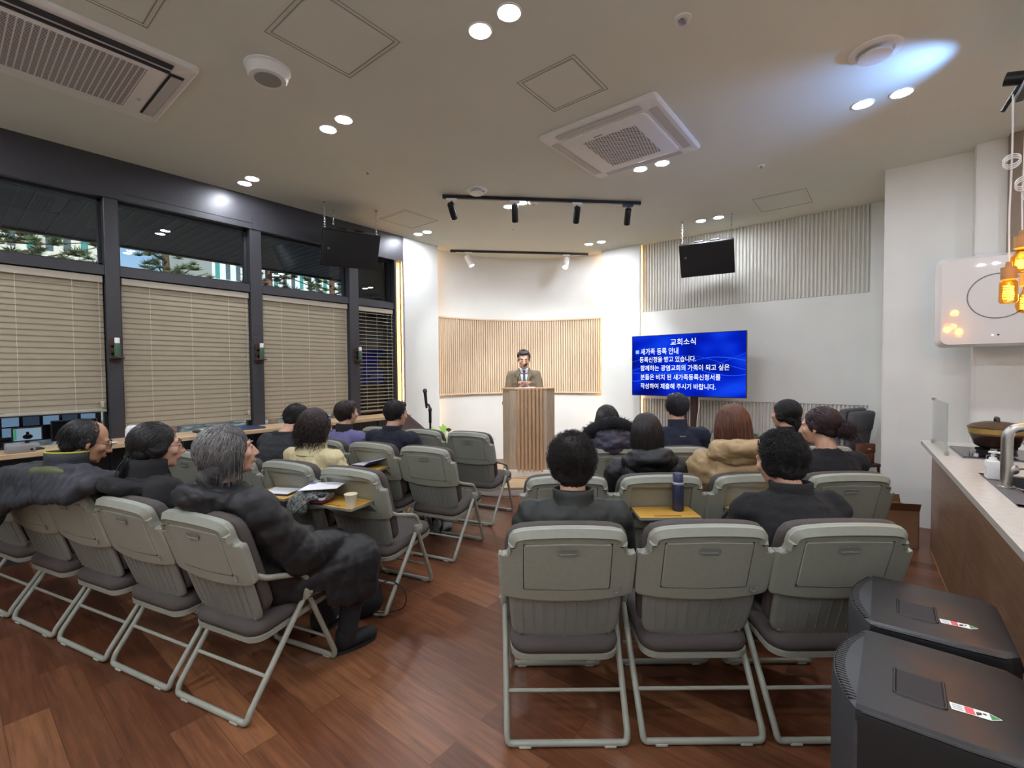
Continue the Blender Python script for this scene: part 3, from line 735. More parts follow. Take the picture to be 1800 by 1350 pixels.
def grow(n_, c, r, region, crown, length, grav, noise, vol, seed, steps=8, down=(0, -.12, -1), curl=0, curlf=7):
    n = int(n_*1.9) if n_ > 150 else n_; noise = noise*.6 if n_ > 300 else noise
    g = np.random.default_rng(seed); c = V3(*c); r = V3(*r); vc, vr = vol
    vc = V3(*vc); vr = V3(*vr); D = []
    while len(D) < n:
        d = g.normal(size=3); d /= np.linalg.norm(d)
        if region(d): D.append(d)
    D = np.array(D); cr = V3(*crown); cr /= np.linalg.norm(cr); p = c + D*r
    t = D - cr; t -= D*(t*D).sum(1, keepdims=True); t /= np.linalg.norm(t, axis=1, keepdims=True)+1e-9
    dn = V3(*down); dn /= np.linalg.norm(dn); L = length*g.uniform(.75, 1.1, (n, 1)); P = [p]; ph = g.uniform(0, 2*PI, n)
    jit = g.normal(size=(n, 3))*noise
    for i in range(1, steps):
        a = min(1, grav*(.3+i/steps)); v = t*(1-a) + dn*a + jit + g.normal(size=(n, 3))*noise*.5
        v /= np.linalg.norm(v, axis=1, keepdims=True); p = p + v*L/(steps-1)
        q = (p-vc)/vr; m = np.linalg.norm(q, axis=1, keepdims=True); p = np.where(m < 1, vc + q/np.maximum(m, 1e-6)*vr, p)
        t = v; P.append(p)
    P = np.stack(P, 1)
    if curl:
        k = np.arange(steps)[None, :]; e = np.cross(np.gradient(P, axis=1), V3(0, 0, 1)); e /= np.linalg.norm(e, axis=2, keepdims=True)+1e-6
        P = P + e*(curl*np.sin(k*curlf/steps*PI + ph[:, None])*(k/steps))[..., None] + D[:, None, :]*(curl*np.cos(k*curlf/steps*PI + ph[:, None])*(k/steps))[..., None]
    return P
def gather(n_, c, r, region, tie, vol, noise, seed, steps=9, past=.0):
    """locks combed over the head into one tie point"""
    n = int(n_*2)
    g = np.random.default_rng(seed); c = V3(*c); r = V3(*r); vc, vr = V3(*vol[0]), V3(*vol[1]); D = []
    while len(D) < n:
        d = g.normal(size=3); d /= np.linalg.norm(d)
        if region(d): D.append(d)
    p0 = c + np.array(D)*r; tie = V3(*tie) + g.normal(size=(n, 3))*.012; P = []
    for i in range(steps):
        q = p0 + (tie-p0)*(i/(steps-1))*(.55+.45*g.uniform(0, 1, (n, 1)) if i < steps-1 else 1) if False else p0 + (tie-p0)*(i/(steps-1))
        k = (q-vc)/vr; m = np.linalg.norm(k, axis=1, keepdims=True); lift = 1+.03*np.sin(PI*i/(steps-1))
        q = np.where(m < lift, vc + k/np.maximum(m, 1e-6)*vr*lift, q); P.append(q + g.normal(size=(n, 3))*noise)
    return np.stack(P, 1)
def frizz(n, c, r, region, length, seed, steps=7, rad=.012):
    g = np.random.default_rng(seed); D = []
    while len(D) < n:
        d = g.normal(size=3); d /= np.linalg.norm(d)
        if region(d): D.append(d)
    D = np.array(D); p = V3(*c) + D*V3(*r); a = np.cross(D, g.normal(size=(n, 3))); a /= np.linalg.norm(a, axis=1, keepdims=True); b = np.cross(D, a)
    L = length*g.uniform(.4, 1.15, (n, 1)); ph = g.uniform(0, 6.3, (n, 1)); P = []
    for i in range(steps):
        s = i/(steps-1); w = ph + s*7
        P.append(p + D*L*s + (a*np.cos(w) + b*np.sin(w) - a*np.cos(ph) - b*np.sin(ph))*rad*(.5+s))
    return np.stack(P, 1)
BACK = lambda d: d[1] < .35+.9*max(0, d[2]) and d[2] > -.75 and not (d[1] > .3 and d[2] < .35)
def hair(parent, HM, style, m, seed, thin=False):
    b = MB(); s = MB()
    cap = lambda k=1.0: b.ell((0, -.026, .036), (.083*k, .093*k, .084*k), nu=26, nv=18)
    if style == 'short':
        cap(); b.ell((0, -.058, -.015), (.066, .052, .062)); b.ell((-.064, -.012, .01), (.022, .045, .045)); b.ell((.064, -.012, .01), (.022, .045, .045)); b.ell((0, .035, .082), (.06, .045, .032))
        strands(s, grow(520, (0, -.028, .034), (.080, .09, .082), BACK, (.15, -.2, 1), .045, .25, .07, ((0, -.028, .03), (.088, .097, .09)), seed, 6), .0034)
    elif style == 'cropped':
        b.ell((0, -.03, .040), (.079, .09, .080), nu=26, nv=18); b.ell((0, -.058, -.01), (.066, .05, .055)); b.ell((-.066, -.012, .014), (.014, .042, .034)); b.ell((.066, -.012, .014), (.014, .042, .034)); b.ell((.005, .038, .088), (.058, .042, .034))
        strands(s, grow(520, (0, -.03, .04), (.076, .088, .082), lambda d: BACK(d) and d[2] > -.3, (-.3, .1, 1), .05, .15, .10, ((0, -.03, .04), (.080, .094, .092)), seed, 6), .0032)
    elif style == 'parted':
        cap(1.04); b.ell((0, -.06, -.02), (.068, .052, .07)); b.ell((-.066, -.008, .01), (.024, .05, .05)); b.ell((.066, -.008, .01), (.024, .05, .05)); b.ell((.012, .045, .084), (.062, .042, .034))
        strands(s, grow(560, (0, -.028, .034), (.083, .094, .086), BACK, (-.35, .1, 1), .085, .35, .09, ((0, -.03, .03), (.092, .10, .093)), seed, 7), .0034)
    elif style == 'curly':
        b.ell((0, -.03, .036), (.092, .10, .092), nu=26, nv=18); b.ell((0, -.058, -.035), (.078, .058, .07)); b.ell((-.064, -.02, -.02), (.03, .055, .055)); b.ell((.064, -.02, -.02), (.03, .055, .055))
        reg = lambda d: (d[1] < .45 or d[2] > .55) and d[2] > -.85
        if thin: reg = lambda d: (d[1] < .45 or d[2] > .55) and d[2] > -.85 and not (np.linalg.norm(d - np.array((-.1, -.62, .78))) < .36 and RNG.random() < .8)
        strands(s, frizz(3000, (0, -.032, .024), (.088, .093, .10), reg, .026, seed, 7, .008), .0021)
    elif style == 'bob':
        cap(1.02); b.ell((0, -.058, -.02), (.078, .048, .075)); b.ell((-.062, -.016, -.02), (.03, .055, .068)); b.ell((.062, -.016, -.02), (.03, .055, .068))
        strands(s, grow(800, (0, -.028, .03), (.085, .094, .086), BACK, (.08, -.1, 1), .13, .5, .05, ((0, -.03, .005), (.092, .098, .110)), seed, 11), .0036)
    elif style == 'long':
        cap(1.08); b.ell((0, -.056, -.05), (.084, .052, .12)); b.ell((-.066, -.01, -.05), (.034, .06, .11)); b.ell((.066, -.01, -.05), (.034, .06, .11))
        strands(s, grow(900, (0, -.028, .03), (.093, .10, .092), BACK, (.05, -.05, 1), .22, .62, .025, ((0, -.028, -.02), (.102, .106, .14)), seed, 12), .0036)
    elif style == 'wavy':
        cap(1.12); b.ell((0, -.062, -.03), (.092, .055, .085)); b.ell((-.074, -.02, -.03), (.038, .06, .08)); b.ell((.074, -.02, -.03), (.038, .06, .08))
        strands(s, grow(900, (0, -.028, .03), (.097, .104, .096), BACK, (.1, 0, 1), .135, .5, .08, ((0, -.032, .0), (.108, .106, .115)), seed, 13, curl=.012, curlf=6), .0042)
    elif style == 'bun':
        cap(1.06); b.ell((0, -.062, -.01), (.072, .054, .065)); b.ell((-.066, -.01, .012), (.026, .05, .048)); b.ell((.066, -.01, .012), (.026, .05, .048)); b.ell((.012, -.135, -.028), (.046, .042, .045))
        strands(s, gather(640, (0, -.026, .034), (.087, .098, .088), BACK, (.01, -.105, -.025), ((0, -.028, .03), (.091, .101, .092)), .0012, seed), .0030, .0026)
        strands(s, frizz(260, (.012, -.137, -.03), (.044, .042, .043), lambda d: d[1] < .6, .028, seed+1, 6, .012), .0022)
        strands(s, grow(60, (.012, -.15, -.04), (.03, .03, .03), lambda d: d[1] < .3, (0, 1, .3), .11, .45, .16, ((.012, -.14, -.03), (.045, .042, .045)), seed+2, 8), .0016)
    elif style == 'ponytail':
        cap(1.08); b.ell((0, -.064, -.015), (.076, .054, .075)); b.ell((-.068, -.014, .0), (.028, .05, .06)); b.ell((.068, -.014, .0), (.028, .05, .06)); b.ell((0, -.10, -.05), (.032, .03, .03)); b.caps((0, -.105, -.06), .03, (0, -.12, -.16), .018)
        strands(s, gather(700, (0, -.026, .034), (.089, .10, .09), BACK, (0, -.105, -.05), ((0, -.028, .03), (.093, .103, .095)), .0012, seed), .0031, .0027); strands(s, grow(120, (0, -.108, -.055), (.02, .02, .02), lambda d: d[1] < .5, (0, .5, .6), .14, .9, .05, ((0, -.10, -.06), (.026, .026, .03)), seed+2, 8), .003)
    elif style == 'grey_long':
        cap(1.14); b.ell((0, -.068, -.05), (.088, .055, .10)); b.ell((-.07, -.022, -.02), (.034, .055, .07)); b.ell((.07, -.022, -.02), (.034, .055, .075)); b.ell((0, -.04, .03), (.10, .10, .09)); b.caps((0, -.09, -.10), .055, (.0, -.09, -.24), .035)
        strands(s, gather(1000, (0, -.026, .034), (.096, .104, .097), BACK, (.0, -.10, -.115), ((0, -.034, .018), (.101, .108, .11)), .0014, seed, 11), .0034, .003); strands(s, grow(260, (0, -.10, -.12), (.03, .028, .03), lambda d: d[1] < .6, (0, .4, .8), .17, .85, .05, ((0, -.09, -.13), (.04, .035, .05)), seed+4, 9), .0032)
        strands(s, grow(110, (.055, -.005, .03), (.035, .045, .05), lambda d: d[0] > .1, (0, .1, 1), .19, .85, .05, ((.0, -.02, -.02), (.090, .085, .11)), seed+3, 10), .0024)
    elif style == 'receding':
        b.ell((0, -.036, .032), (.084, .088, .083), nu=26, nv=18); b.ell((0, -.062, -.018), (.07, .05, .07)); b.ell((-.064, -.016, .005), (.024, .046, .05)); b.ell((.064, -.016, .005), (.024, .046, .05))
        strands(s, grow(520, (0, -.032, .034), (.082, .092, .086), BACK, (-.2, .2, 1), .055, .3, .05, ((0, -.034, .03), (.086, .093, .088)), seed, 6), .0032)
    base = remesh(b, .0075, 5, 'hair'); v = vget(base); nn = nget(base)
    v = v + nn*(.0022*np.sin(v[:, 0]*520+3*np.sin(v[:, 2]*60)) + .002*vnoise(v, 70, seed))[:, None]
    o = MB(); o.add(v, [tuple(p.vertices) for p in base.polygons]); bpy.data.meshes.remove(base)
    for q, f in zip(s.v, [s.f]): pass
    off = 0; allv = np.concatenate(s.v); o.add(allv, s.f)
    for i in range(len(o.v)): o.v[i] = xf(HM, o.v[i])
    ho = obj('hair', o, m, parent, 180); nb_ = len(o.f)-len(s.f); ho.data.materials.append(mat(m.name+'_under', tuple(min(1, x*1.6) for x in m.diffuse_color[:3])+(1,), .6)); mi = np.zeros(len(o.f), int); mi[:nb_] = 1; ho.data.polygons.foreach_set('material_index', mi.tolist())
    return ho
def head_raw(b, HM, fem=0):
    h = MB()
    h.ell((0, -.012, .03), (.073, .092, .086)); h.ell((0, .028, -.02), (.061, .066, .088)); h.ell((0, .034, -.075), (.05-.004*fem, .05, .04)); h.ell((0, .066, -.097), (.022, .018, .017))
    h.caps((0, .088, .012), .0085, (0, .108, -.028), .0125, 10); h.ell((0, .112, -.033), (.012, .011, .010))
    for s in (-1, 1):
        h.ell((s*.012, .100, -.036), (.009, .010, .008)); h.caps((s*.014, .084, .026), .0085, (s*.046, .072, .024), .008, 8)
        h.ell((s*.043, .060, -.022), (.022, .024, .022)); h.ell((s*.03, .078, .0), (.0155, .010, .010))
        h.ell((s*.077, -.006, -.008), (.0075, .017, .031), R=RZ(-s*.45) @ RX(.15)); h.ell((s*.079, -.012, .012), (.008, .014, .013)); h.ell((s*.074, .002, -.032), (.008, .010, .011))
    h.ell((0, .088, -.060), (.022, .011, .0055)); h.ell((0, .086, -.070), (.019, .012, .0068)); h.ell((0, .078, -.055), (.03, .018, .022))
    for q in h.v: pass
    b.add(xf(HM, np.concatenate(h.v)), h.f)
def hand_raw(b, wrist, fwd, up, s=1, curl=.5, side=1, sc=.93):
    """palm, four unequal fingers bent at the knuckles, thumb from the side of the palm"""
    f = V3(*fwd); f /= np.linalg.norm(f); u = V3(*up); u -= f*np.dot(u, f); u /= np.linalg.norm(u); r = np.cross(f, u)*side; w = V3(*wrist)
    P = lambda x, y, z: w + (r*x + f*y + u*z)*sc
    R = Matrix((Vector(r), Vector(f), Vector(u))).transposed()
    b.ell(P(0, .048, 0), V3(.041, .052, .015)*sc, R=R); b.ell(P(.004, .078, 0), V3(.039, .022, .013)*sc, R=R)
    for k, (x, L) in enumerate(((-.031, .070), (-.0105, .078), (.0105, .074), (.030, .056))):
        a = curl*.9; p0 = (x, .088-abs(x)*.15, 0); p1 = (x*1.12, p0[1]+L*.5*math.cos(a), -L*.5*math.sin(a)); a2 = curl*2.0
        p2 = (x*1.15, p1[1]+L*.3*math.cos(a2), p1[2]-L*.3*math.sin(a2)); a3 = curl*2.7; p3 = (x*1.15, p2[1]+L*.25*math.cos(a3), p2[2]-L*.25*math.sin(a3))
        b.caps(P(*p0), .0092*sc, P(*p1), .0086*sc, 8); b.caps(P(*p1), .0086*sc, P(*p2), .0078*sc, 8); b.caps(P(*p2), .0078*sc, P(*p3), .0068*sc, 8)
    b.caps(P(-.030, .026, -.004), .013*sc, P(-.056, .052, -.012), .0105*sc, 8); b.caps(P(-.056, .052, -.012), .0105*sc, P(-.060, .082, -.024), .0085*sc, 8)
def lerp(a, b, t): return a + (b-a)*t
def bone_coords(v, bones):
    """distance along the nearest bone, the bone's index, angle round it"""
    best = np.full(len(v), 1e9); s = np.zeros(len(v)); idx = np.zeros(len(v), int)
    for i, (a, b, off) in enumerate(bones):
        d = b-a; L = np.linalg.norm(d); t = np.clip(((v-a) @ d)/(L*L), 0, 1); q = np.linalg.norm(v-(a+t[:, None]*d), axis=1) - (.06 if i == 0 else 0)
        m = q < best; best[m] = q[m]; s[m] = off + t[m]*L; idx[m] = i
    return s, idx
def person(label, base, deg, head, yaw=0, pitch=0, roll=0, style='short', hairm=None, skin=None, sw=.172, stout=1.0, top=None, topname='jacket', puff=0.0, quilt=None, pitchq=.075, qamp=.010,
           bottom=None, shoes=None, collar=None, collarm=None, hood=None, hoodm=None, hood_up=0, fem=0, stand=False, knees=None, ankles=None, hands=None, elbows=None, seed=1, lean=0, glasses=False, coat_len=0, coat_drop=False, armk=1.0, seatz=.40, voxel=.0075, face=False, thin=False, hsc=.95, neckout=0, toe=None):
    bx, by = base; w = cw(bx, by); rz = ca(deg) - PI/2
    t = thing('person', label, 'person', w, rz)
    W2L = (T(*w) @ RZ(rz)).inverted()
    L = lambda p: np.array(W2L @ cw(*p))          # from "right of / ahead of the viewer" to the person's own axes
    hc = L(head)
    HM = T(*hc) @ RZ(math.radians(yaw)) @ RX(math.radians(pitch)) @ RY(math.radians(roll)) @ Matrix.Scale(hsc, 4)
    nb = xf(HM, (0, -.045, -.165)) ; nb[0] = lerp(nb[0], hc[0], .3)
    nb = nb + V3(0, -neckout, 0)
    if stand: pel = V3(hc[0]*.2, hc[1]-.06, hc[2]-.72)
    else: pel = V3(hc[0]*.35, .255 if not lean else .285+lean, seatz+.095)
    up = (nb-pel); up /= np.linalg.norm(up)
    bow = V3(0, -.025, 0)
    spine = lambda q: lerp(pel, nb, q) + bow*math.sin(PI*q)
    sh = [nb + V3(s*sw, .01, -.058) for s in (-1, 1)]
    if elbows: el = [L(e) for e in elbows]
    else: el = [sh[i] + V3(s*.05, .10 if not stand else .02, -.225) for i, s in enumerate((-1, 1))]
    if hands: wr = [L(h) for h in hands]
    else: wr = [V3(pel[0]+s*.075, pel[1]+.24, pel[2]+.075) for s in (-1, 1)]
    hip = [pel + V3(s*.088, .0, -.02) for s in (-1, 1)]
    if knees: kn = [L(k) for k in knees]
    elif stand: kn = [hip[i] + V3(s*.01, .02, -.40) for i, s in enumerate((-1, 1))]
    else: kn = [V3(pel[0]+s*.105, pel[1]+.40, seatz+.055) for s in (-1, 1)]
    if ankles: an = [L(a) for a in ankles]
    elif stand: an = [V3(kn[i][0], kn[i][1]-.02, .17) for i in (0, 1)]
    else: an = [V3(kn[i][0], kn[i][1]+.03, .075) for i in (0, 1)]
    # body: one continuous skin
    b = MB(); head_raw(b, HM, fem); b.caps(xf(HM, (0, -.018, -.05)), .052*hsc, nb+up*.0, .056, 16); b.caps(nb, .055, nb-up*.05, .07, 14)
    for q in np.linspace(0, 1, 9): b.ell(spine(q*.93), (np.interp(q, (0, .4, .8, 1), (.14, .118, .138, .10)), np.interp(q, (0, .4, .8, 1), (.095, .085, .09, .065)), .06))
    for i in (0, 1):
        b.caps(nb-up*.06, .05, sh[i], .046); b.caps(sh[i], .046, el[i], .036); b.caps(el[i], .036, wr[i], .026)
        b.caps(hip[i], .075, kn[i], .050); b.caps(kn[i], .05, an[i], .034); b.ell(an[i]+V3(0, .05, -.03), (.034, .09, .026))
        fw = wr[i]-el[i]
        hu = V3(0, 0, 1) if abs(fw[2]) < .9*np.linalg.norm(fw) else V3(0, 1, 0)
        hand_raw(b, wr[i]+fw/np.linalg.norm(fw)*.012, fw, hu, curl=.5, side=(-1, 1)[i])
    me = remesh(b, voxel, 3, 'body'); put('body', me, skin or M_SKIN, t)
    if face:
        for s in (-1, 1):
            e = MB(); e.ell((s*.031, .0825, .001), (.0105, .0055, .0062), nu=14, nv=8); e.v = [xf(HM, q) for q in e.v]; eo = obj('eye', e, M_EYE if face != 'closed' else (skin or M_SKIN), t, 180)
            if face != 'closed':
                e = MB(); e.ell((s*.031, .0865, .001), (.0052, .0028, .0055), nu=12, nv=8); e.v = [xf(HM, q) for q in e.v]; obj('iris', e, M_IRIS, eo, 180)
            e = MB(); e.tube([xf(HM, (s*.018, .0905, .0045 if face != 'closed' else -.004)), xf(HM, (s*.032, .0895, .0065 if face != 'closed' else -.0055)), xf(HM, (s*.045, .081, .003 if face != 'closed' else -.003))], .0016, 6); obj('eyelash', e, M_IRIS, eo, 180)
            e = MB(); e.tube([xf(HM, (s*.013, .0955, .026)), xf(HM, (s*.03, .0915, .0325)), xf(HM, (s*.052, .075, .028))], [.0035, .0042, .0018], 8, flat=.6); obj('eyebrow', e, hairm, t, 180)
        e = MB(); e.ell((0, .0975, -.0605), (.0195, .0045, .0036), nu=16, nv=8); e.ell((0, .0962, -.0680), (.0165, .0050, .0044), nu=16, nv=8); e.v = [xf(HM, q) for q in e.v]; obj('lips', e, M_LIP, t, 180)
    hair(t, HM, style, hairm, seed, thin)
    if glasses:
        g = MB()
        for s in (-1, 1):
            g.tube([xf(HM, (s*.033+.021*math.cos(a), .104-.10*abs(s*.033+.021*math.cos(a)-.0)**2*14, .0+.016*math.sin(a))) for a in np.linspace(0, 2*PI, 17)[:-1]], .0014, 6, closed=True)
            g.tube(fillet([xf(HM, (s*.053, .098, .004)), xf(HM, (s*.072, .085, .006)), xf(HM, (s*.083, -.005, .006)), xf(HM, (s*.083, -.025, -.012))], .01, 3), .0016, 6)
        g.tube([xf(HM, (-.013, .1045, .003)), xf(HM, (0, .107, .006)), xf(HM, (.013, .1045, .003))], .0015, 6)
        go = obj('glasses', g, M_BLACK, t, 180)
    # trousers and shoes
    b = MB(); b.ell(pel, (.155, .12, .10))
    for i in (0, 1): b.caps(hip[i], .092*stout, kn[i], .066); b.caps(kn[i], .064, an[i]+V3(0, 0, -.015), .050)
    put('trousers', remesh(b, .012, 5, 'trousers'), bottom or mat('black_trousers', '#17171a', .8, bump=.2, bscale=300), t)
    for i in (0, 1):
        ta = math.radians(toe[i]) if toe else 0
        M = T(an[i][0], an[i][1], (an[i][2]-.075)) @ RZ(ta)
        s_ = MB(); s_.ell((0, .06, .045), (.044, .115, .034)); s_.ell((0, -.01, .06), (.041, .048, .048)); s_.ell((0, .12, .035), (.042, .055, .028)); s_.caps((0, -.012, .05), .042, (0, -.014, .09), .043)
        me = remesh(s_, .009, 3, 'shoe'); v = vget(me); v[:, 2] = np.maximum(v[:, 2], .012); vset(me, xf(M, v)); so = put('shoe', me, shoes or M_BLACKM, t)
        s2 = MB(); s2.loops([[(x, y, z) for x, y in [(.046*math.sin(a)*(.82+.18*math.cos(a*1)), .052+.118*math.cos(a)) for a in np.linspace(0, 2*PI, 25)[:-1]]] for z in (0, .016)], M); obj('sole', s2, mat('sole_rubber', '#1b1b1c', .7), so, 40, recalc=True)
    # upper garment
    b = MB(); pf = puff
    for q in np.linspace(0, 1, 13):
        b.ell(spine(q*.95), (np.interp(q, (0, .35, .75, .9, 1), (.172, .158, .178, .15, .085))*stout+pf*.6, np.interp(q, (0, .35, .75, .9, 1), (.125, .118, .118, .095, .072))*stout+pf*.6, .065))
    for i in (0, 1):
        b.caps(nb-up*.035, .058+pf*.3, sh[i]+V3(0, 0, -.006), .062*armk+pf*.5); b.caps(sh[i], .064*armk+pf*.6, el[i], .054*armk+pf*.7); b.caps(el[i], .055*armk+pf*.7, lerp(el[i], wr[i], .93), .041*armk+pf*.6)
        if coat_len: b.caps(hip[i]+V3(0, 0, .0), .10+pf*.3, lerp(hip[i], kn[i], coat_len), .092+pf*.3)
    if coat_len:
        b.caps(lerp(hip[0], hip[1], .5), .10, lerp(lerp(kn[0], kn[1], .5), pel, 1-coat_len), .10)
    if coat_drop:
        q0, q1 = lerp(hip[1], kn[1], .15), lerp(hip[1], kn[1], 1.02)
        for q in np.linspace(0, 1, 7): b.caps(lerp(q0, q1, q)+V3(.035, 0, -.01), .085, lerp(q0, q1, q)+V3(.065, -.01, -.13-.03*q), .055)
    gm = remesh(b, .0105, 7, topname); v = vget(gm); nn = nget(gm)
    bones = [(spine(0), spine(.95), 0.0), (sh[0], el[0], .0), (el[0], wr[0], np.linalg.norm(el[0]-sh[0])), (sh[1], el[1], .0), (el[1], wr[1], np.linalg.norm(el[1]-sh[1]))]
    if coat_len: bones += [(hip[0], kn[0], .02), (hip[1], kn[1], .02)]
    s_, idx = bone_coords(v, bones); disp = .0045*vnoise(v*np.array((1, 1, 1.6)), 26, seed) + .0025*vnoise(v, 60, seed+3) + .0015*vnoise(v, 120, seed+4)
    if quilt == 'rings': disp = disp + qamp*(np.abs(np.sin(PI*s_/pitchq))**.5 - .75) + .003*vnoise(v, 45, seed+5)
    elif quilt == 'diamond':
        a = np.arctan2(v[:, 1]-pel[1], v[:, 0]-pel[0])*.19; a = np.where(idx == 0, v[:, 0], v[:, 1])
        disp = disp + qamp*((np.abs(np.sin(PI*(s_+a)/pitchq))*np.abs(np.sin(PI*(s_-a)/pitchq)))**.35 - .75)
    elif quilt == 'folds': disp = disp + qamp*vnoise(v*np.array((1, 1, 2.2)), 17, seed)
    vset(gm, v + nn*disp[:, None])
    if not stand:
        # cloth flattens against the seat and the backrest
        v = vget(gm); yb = .112-(v[:, 2]-.365)*.316+.060+.25*v[:, 0]**2; m = (v[:, 2] < .87) & (v[:, 1] < yb) & (np.abs(v[:, 0]) < .27); v[m, 1] = yb[m]
        m = (v[:, 2] < .385+.09*(v[:, 1]-.3)+.02) & (v[:, 1] < .56) & (np.abs(v[:, 0]) < .215); v[m, 2] = .385+.09*(v[m, 1]-.3)+.02; vset(gm, v)
    go = put(topname, gm, top, t)
    info = dict(t=t, HM=HM, nb=nb, up=up, sh=sh, el=el, wr=wr, spine=spine, pel=pel, top=go, L=L)
    R = np.array(RZ(math.radians(yaw*.3)))[:3, :3]
    if collar:
        h, r, th = collar; b = MB(); lo = []; 
        for k, (rr, z) in enumerate(((r+.012, -.03), (r+.004, .0), (r, h*.6), (r+.002, h), (r-.006, h+.004), (r-.012, h*.8), (r-.008, -.03))):
            lo.append([nb + R @ V3(rr*1.06*math.cos(a), rr*math.sin(a)*1.02+.004 + z*.12, z - .010*math.sin(a)*(1 if z < .02 else .6)) for a in np.linspace(0, 2*PI, 33)[:-1]])
        b.loops(lo, cap0=False, cap1=False); obj('collar', b, collarm or top, t, 180, recalc=True)
    if hood:
        kind, r = hood; b = MB(); nb0 = nb; nb = nb + V3(0, -.012, hood_up)
        pts = [nb + V3(.115*math.cos(a)*1.0, -.035+.095*math.sin(a), .0 - .035*(1+math.sin(a))) for a in np.radians(np.linspace(-198, 18, 15))]
        for p, q in zip(pts[:-1], pts[1:]): b.caps(p, r, q, r)
        b.ell(nb + V3(0, -.085, -.055), (.125, .045, .060)); b.ell(nb + V3(0, -.075, -.03), (.13, .05, .05))
        if kind == 'fur': b.ell(nb + V3(0, -.125, .03), (.13, .05, .085)); b.ell(nb + V3(0, -.13, -.03), (.10, .05, .06))
        hm = remesh(b, .010, 5, 'hood'); v = vget(hm); nn = nget(hm); vset(hm, v + nn*(.011*vnoise(v*np.array((1, 1, 2.)), 24, seed+9)+.005*np.abs(vnoise(v*np.array((.6, 1, 2.4)), 50, seed))+.003*vnoise(v, 90, seed+2))[:, None])
        ho = put('hood', hm, hoodm or top, t); info['hood'] = ho
        if kind == 'fur':
            b = MB(); g = np.random.default_rng(seed); N_ = 1500; a = g.uniform(math.radians(-215), math.radians(35), N_); c = np.stack([nb[0]+.165*np.cos(a), nb[1]-.0+.135*np.sin(a), nb[2]+.06-.085*np.sin(a)-.03*np.abs(np.cos(a))], 1)
            d = g.normal(size=(N_, 3)); d /= np.linalg.norm(d, axis=1, keepdims=True); p0 = c + d*.036; st = [p0 + d*.040*k/4 + V3(0, 0, -1)*.012*(k/4)**2 for k in range(5)]
            strands(b, np.stack(st, 1), .0028)
            pr = [V3(nb[0]+.165*math.cos(q), nb[1]-.0+.135*math.sin(q), nb[2]+.06-.085*math.sin(q)-.03*abs(math.cos(q))) for q in np.linspace(math.radians(-215), math.radians(35), 22)]; b.tube(pr, .046, 12)
            obj('fur_trim', b, mat('black_fur', '#131215', .9), t, 180)
    return info
H_BLACK = hair_mat('hair_black', '#0d0c0d', '#231f1e'); H_DARK = hair_mat('hair_dark_brown', '#15100f', '#2c211d'); H_AUB = hair_mat('hair_auburn', '#24161a', '#42292b'); H_RED = hair_mat('hair_red_brown', '#4a2a1a', '#7a4b30')
H_GREY = hair_mat('hair_grey', '#343332', '#8d8b88'); H_SALT = hair_mat('hair_salt', '#15161a', '#3a3c42'); H_BRN = hair_mat('hair_brown', '#1e1512', '#3d2a22')
def cloth(name, c, rough=.85, bs=350, bu=.3, noise=.12, ns=120, sheen=0): return mat(name, c, rough, noise=noise, nscale=ns, bump=bu, bscale=bs, sheen=sheen)
C_GREEN = cloth('dark_green_nylon', '#20241f', .6, 200, .2); C_BOUCLE = cloth('black_boucle', '#1f1f20', .95, 260, .9, .35, 260); C_BLK = cloth('black_nylon', '#17181a', .5, 200, .2); C_TAN = cloth('tan_nylon', '#b0946c', .5, 160, .2, .06)
C_KNIT = cloth('black_knit', '#1c1d22', .95, 420, .6, .25, 300); C_PLUM = cloth('plum_grey_nylon', '#3f3d4c', .5, 160, .2); C_NAVY = cloth('navy_fleece', '#1f2536', .95, 420, .5, .2, 250); C_BJK = cloth('black_wool', '#1a1a1d', .9, 400, .4)
C_NVC = cloth('navy_wool', '#1b1e2a', .95, 400, .5, .2, 260); C_LILAC = cloth('lilac_wool', '#6a6692', .9, 300, .4); C_CHAR = cloth('charcoal_wool', '#2a2b2e', .95, 320, .5, .2, 220); C_CREAM = cloth('cream_nylon', '#cdbf93', .55, 200, .2, .05)
C_LONG = cloth('black_down', '#151517', .55, 180, .25); C_BLK2 = cloth('black_jersey', '#161618', .85, 300, .3); C_DGY = cloth('dark_shell', '#22242a', .6, 240, .3); C_SUIT = cloth('khaki_suit', '#6a5f4c', .9, 500, .3, .12, 300)
C_LIME = mat('lime_trim', '#b3b43a', .6); C_SHIRT = cloth('white_shirt', '#e6e8ec', .7, 300, .1, .03); C_TIE = cloth('navy_tie', '#39445c', .6, 300, .2)
def chair_xy(k): return CHAIRS[k]
def sit(key, label, head, **kw):
    x, y, d = CHAIRS[key]; dd = kw.pop('deg', d); off = kw.pop('off', (0, 0))
    return person(label, (x+off[0], y+off[1]), dd, head, **kw)
# right block
sit('R11', 'person with bushy dark curly hair and dark green stand-collar jacket, rear right row', (.245, 1.93, 1.03), style='curly', hairm=H_DARK, thin=True, top=C_GREEN, puff=.022, quilt='rings', pitchq=.12, qamp=.007, collar=(.055, .078, .01), sw=.166, seed=11, pitch=-8, stout=1.06)
sit('R13', 'person with frizzy black curls leaning forward in a black wool coat', (1.185, 2.06, 1.01), style='curly', hairm=H_BLACK, top=C_BOUCLE, topname='coat', puff=.02, quilt='folds', qamp=.008, collar=(.058, .080, .01), sw=.172, seed=13, pitch=-14, yaw=22, fem=1, off=(.03, 0), stout=1.14)
sit('R22', 'person with a dark straight bob in a black padded coat, hood lying on the back', (.79, 2.75, 1.05), style='bob', hairm=H_DARK, top=C_BLK, topname='coat', puff=.022, quilt='rings', pitchq=.10, hood=('cloth', .046), hood_up=.035, sw=.168, seed=17, fem=1)
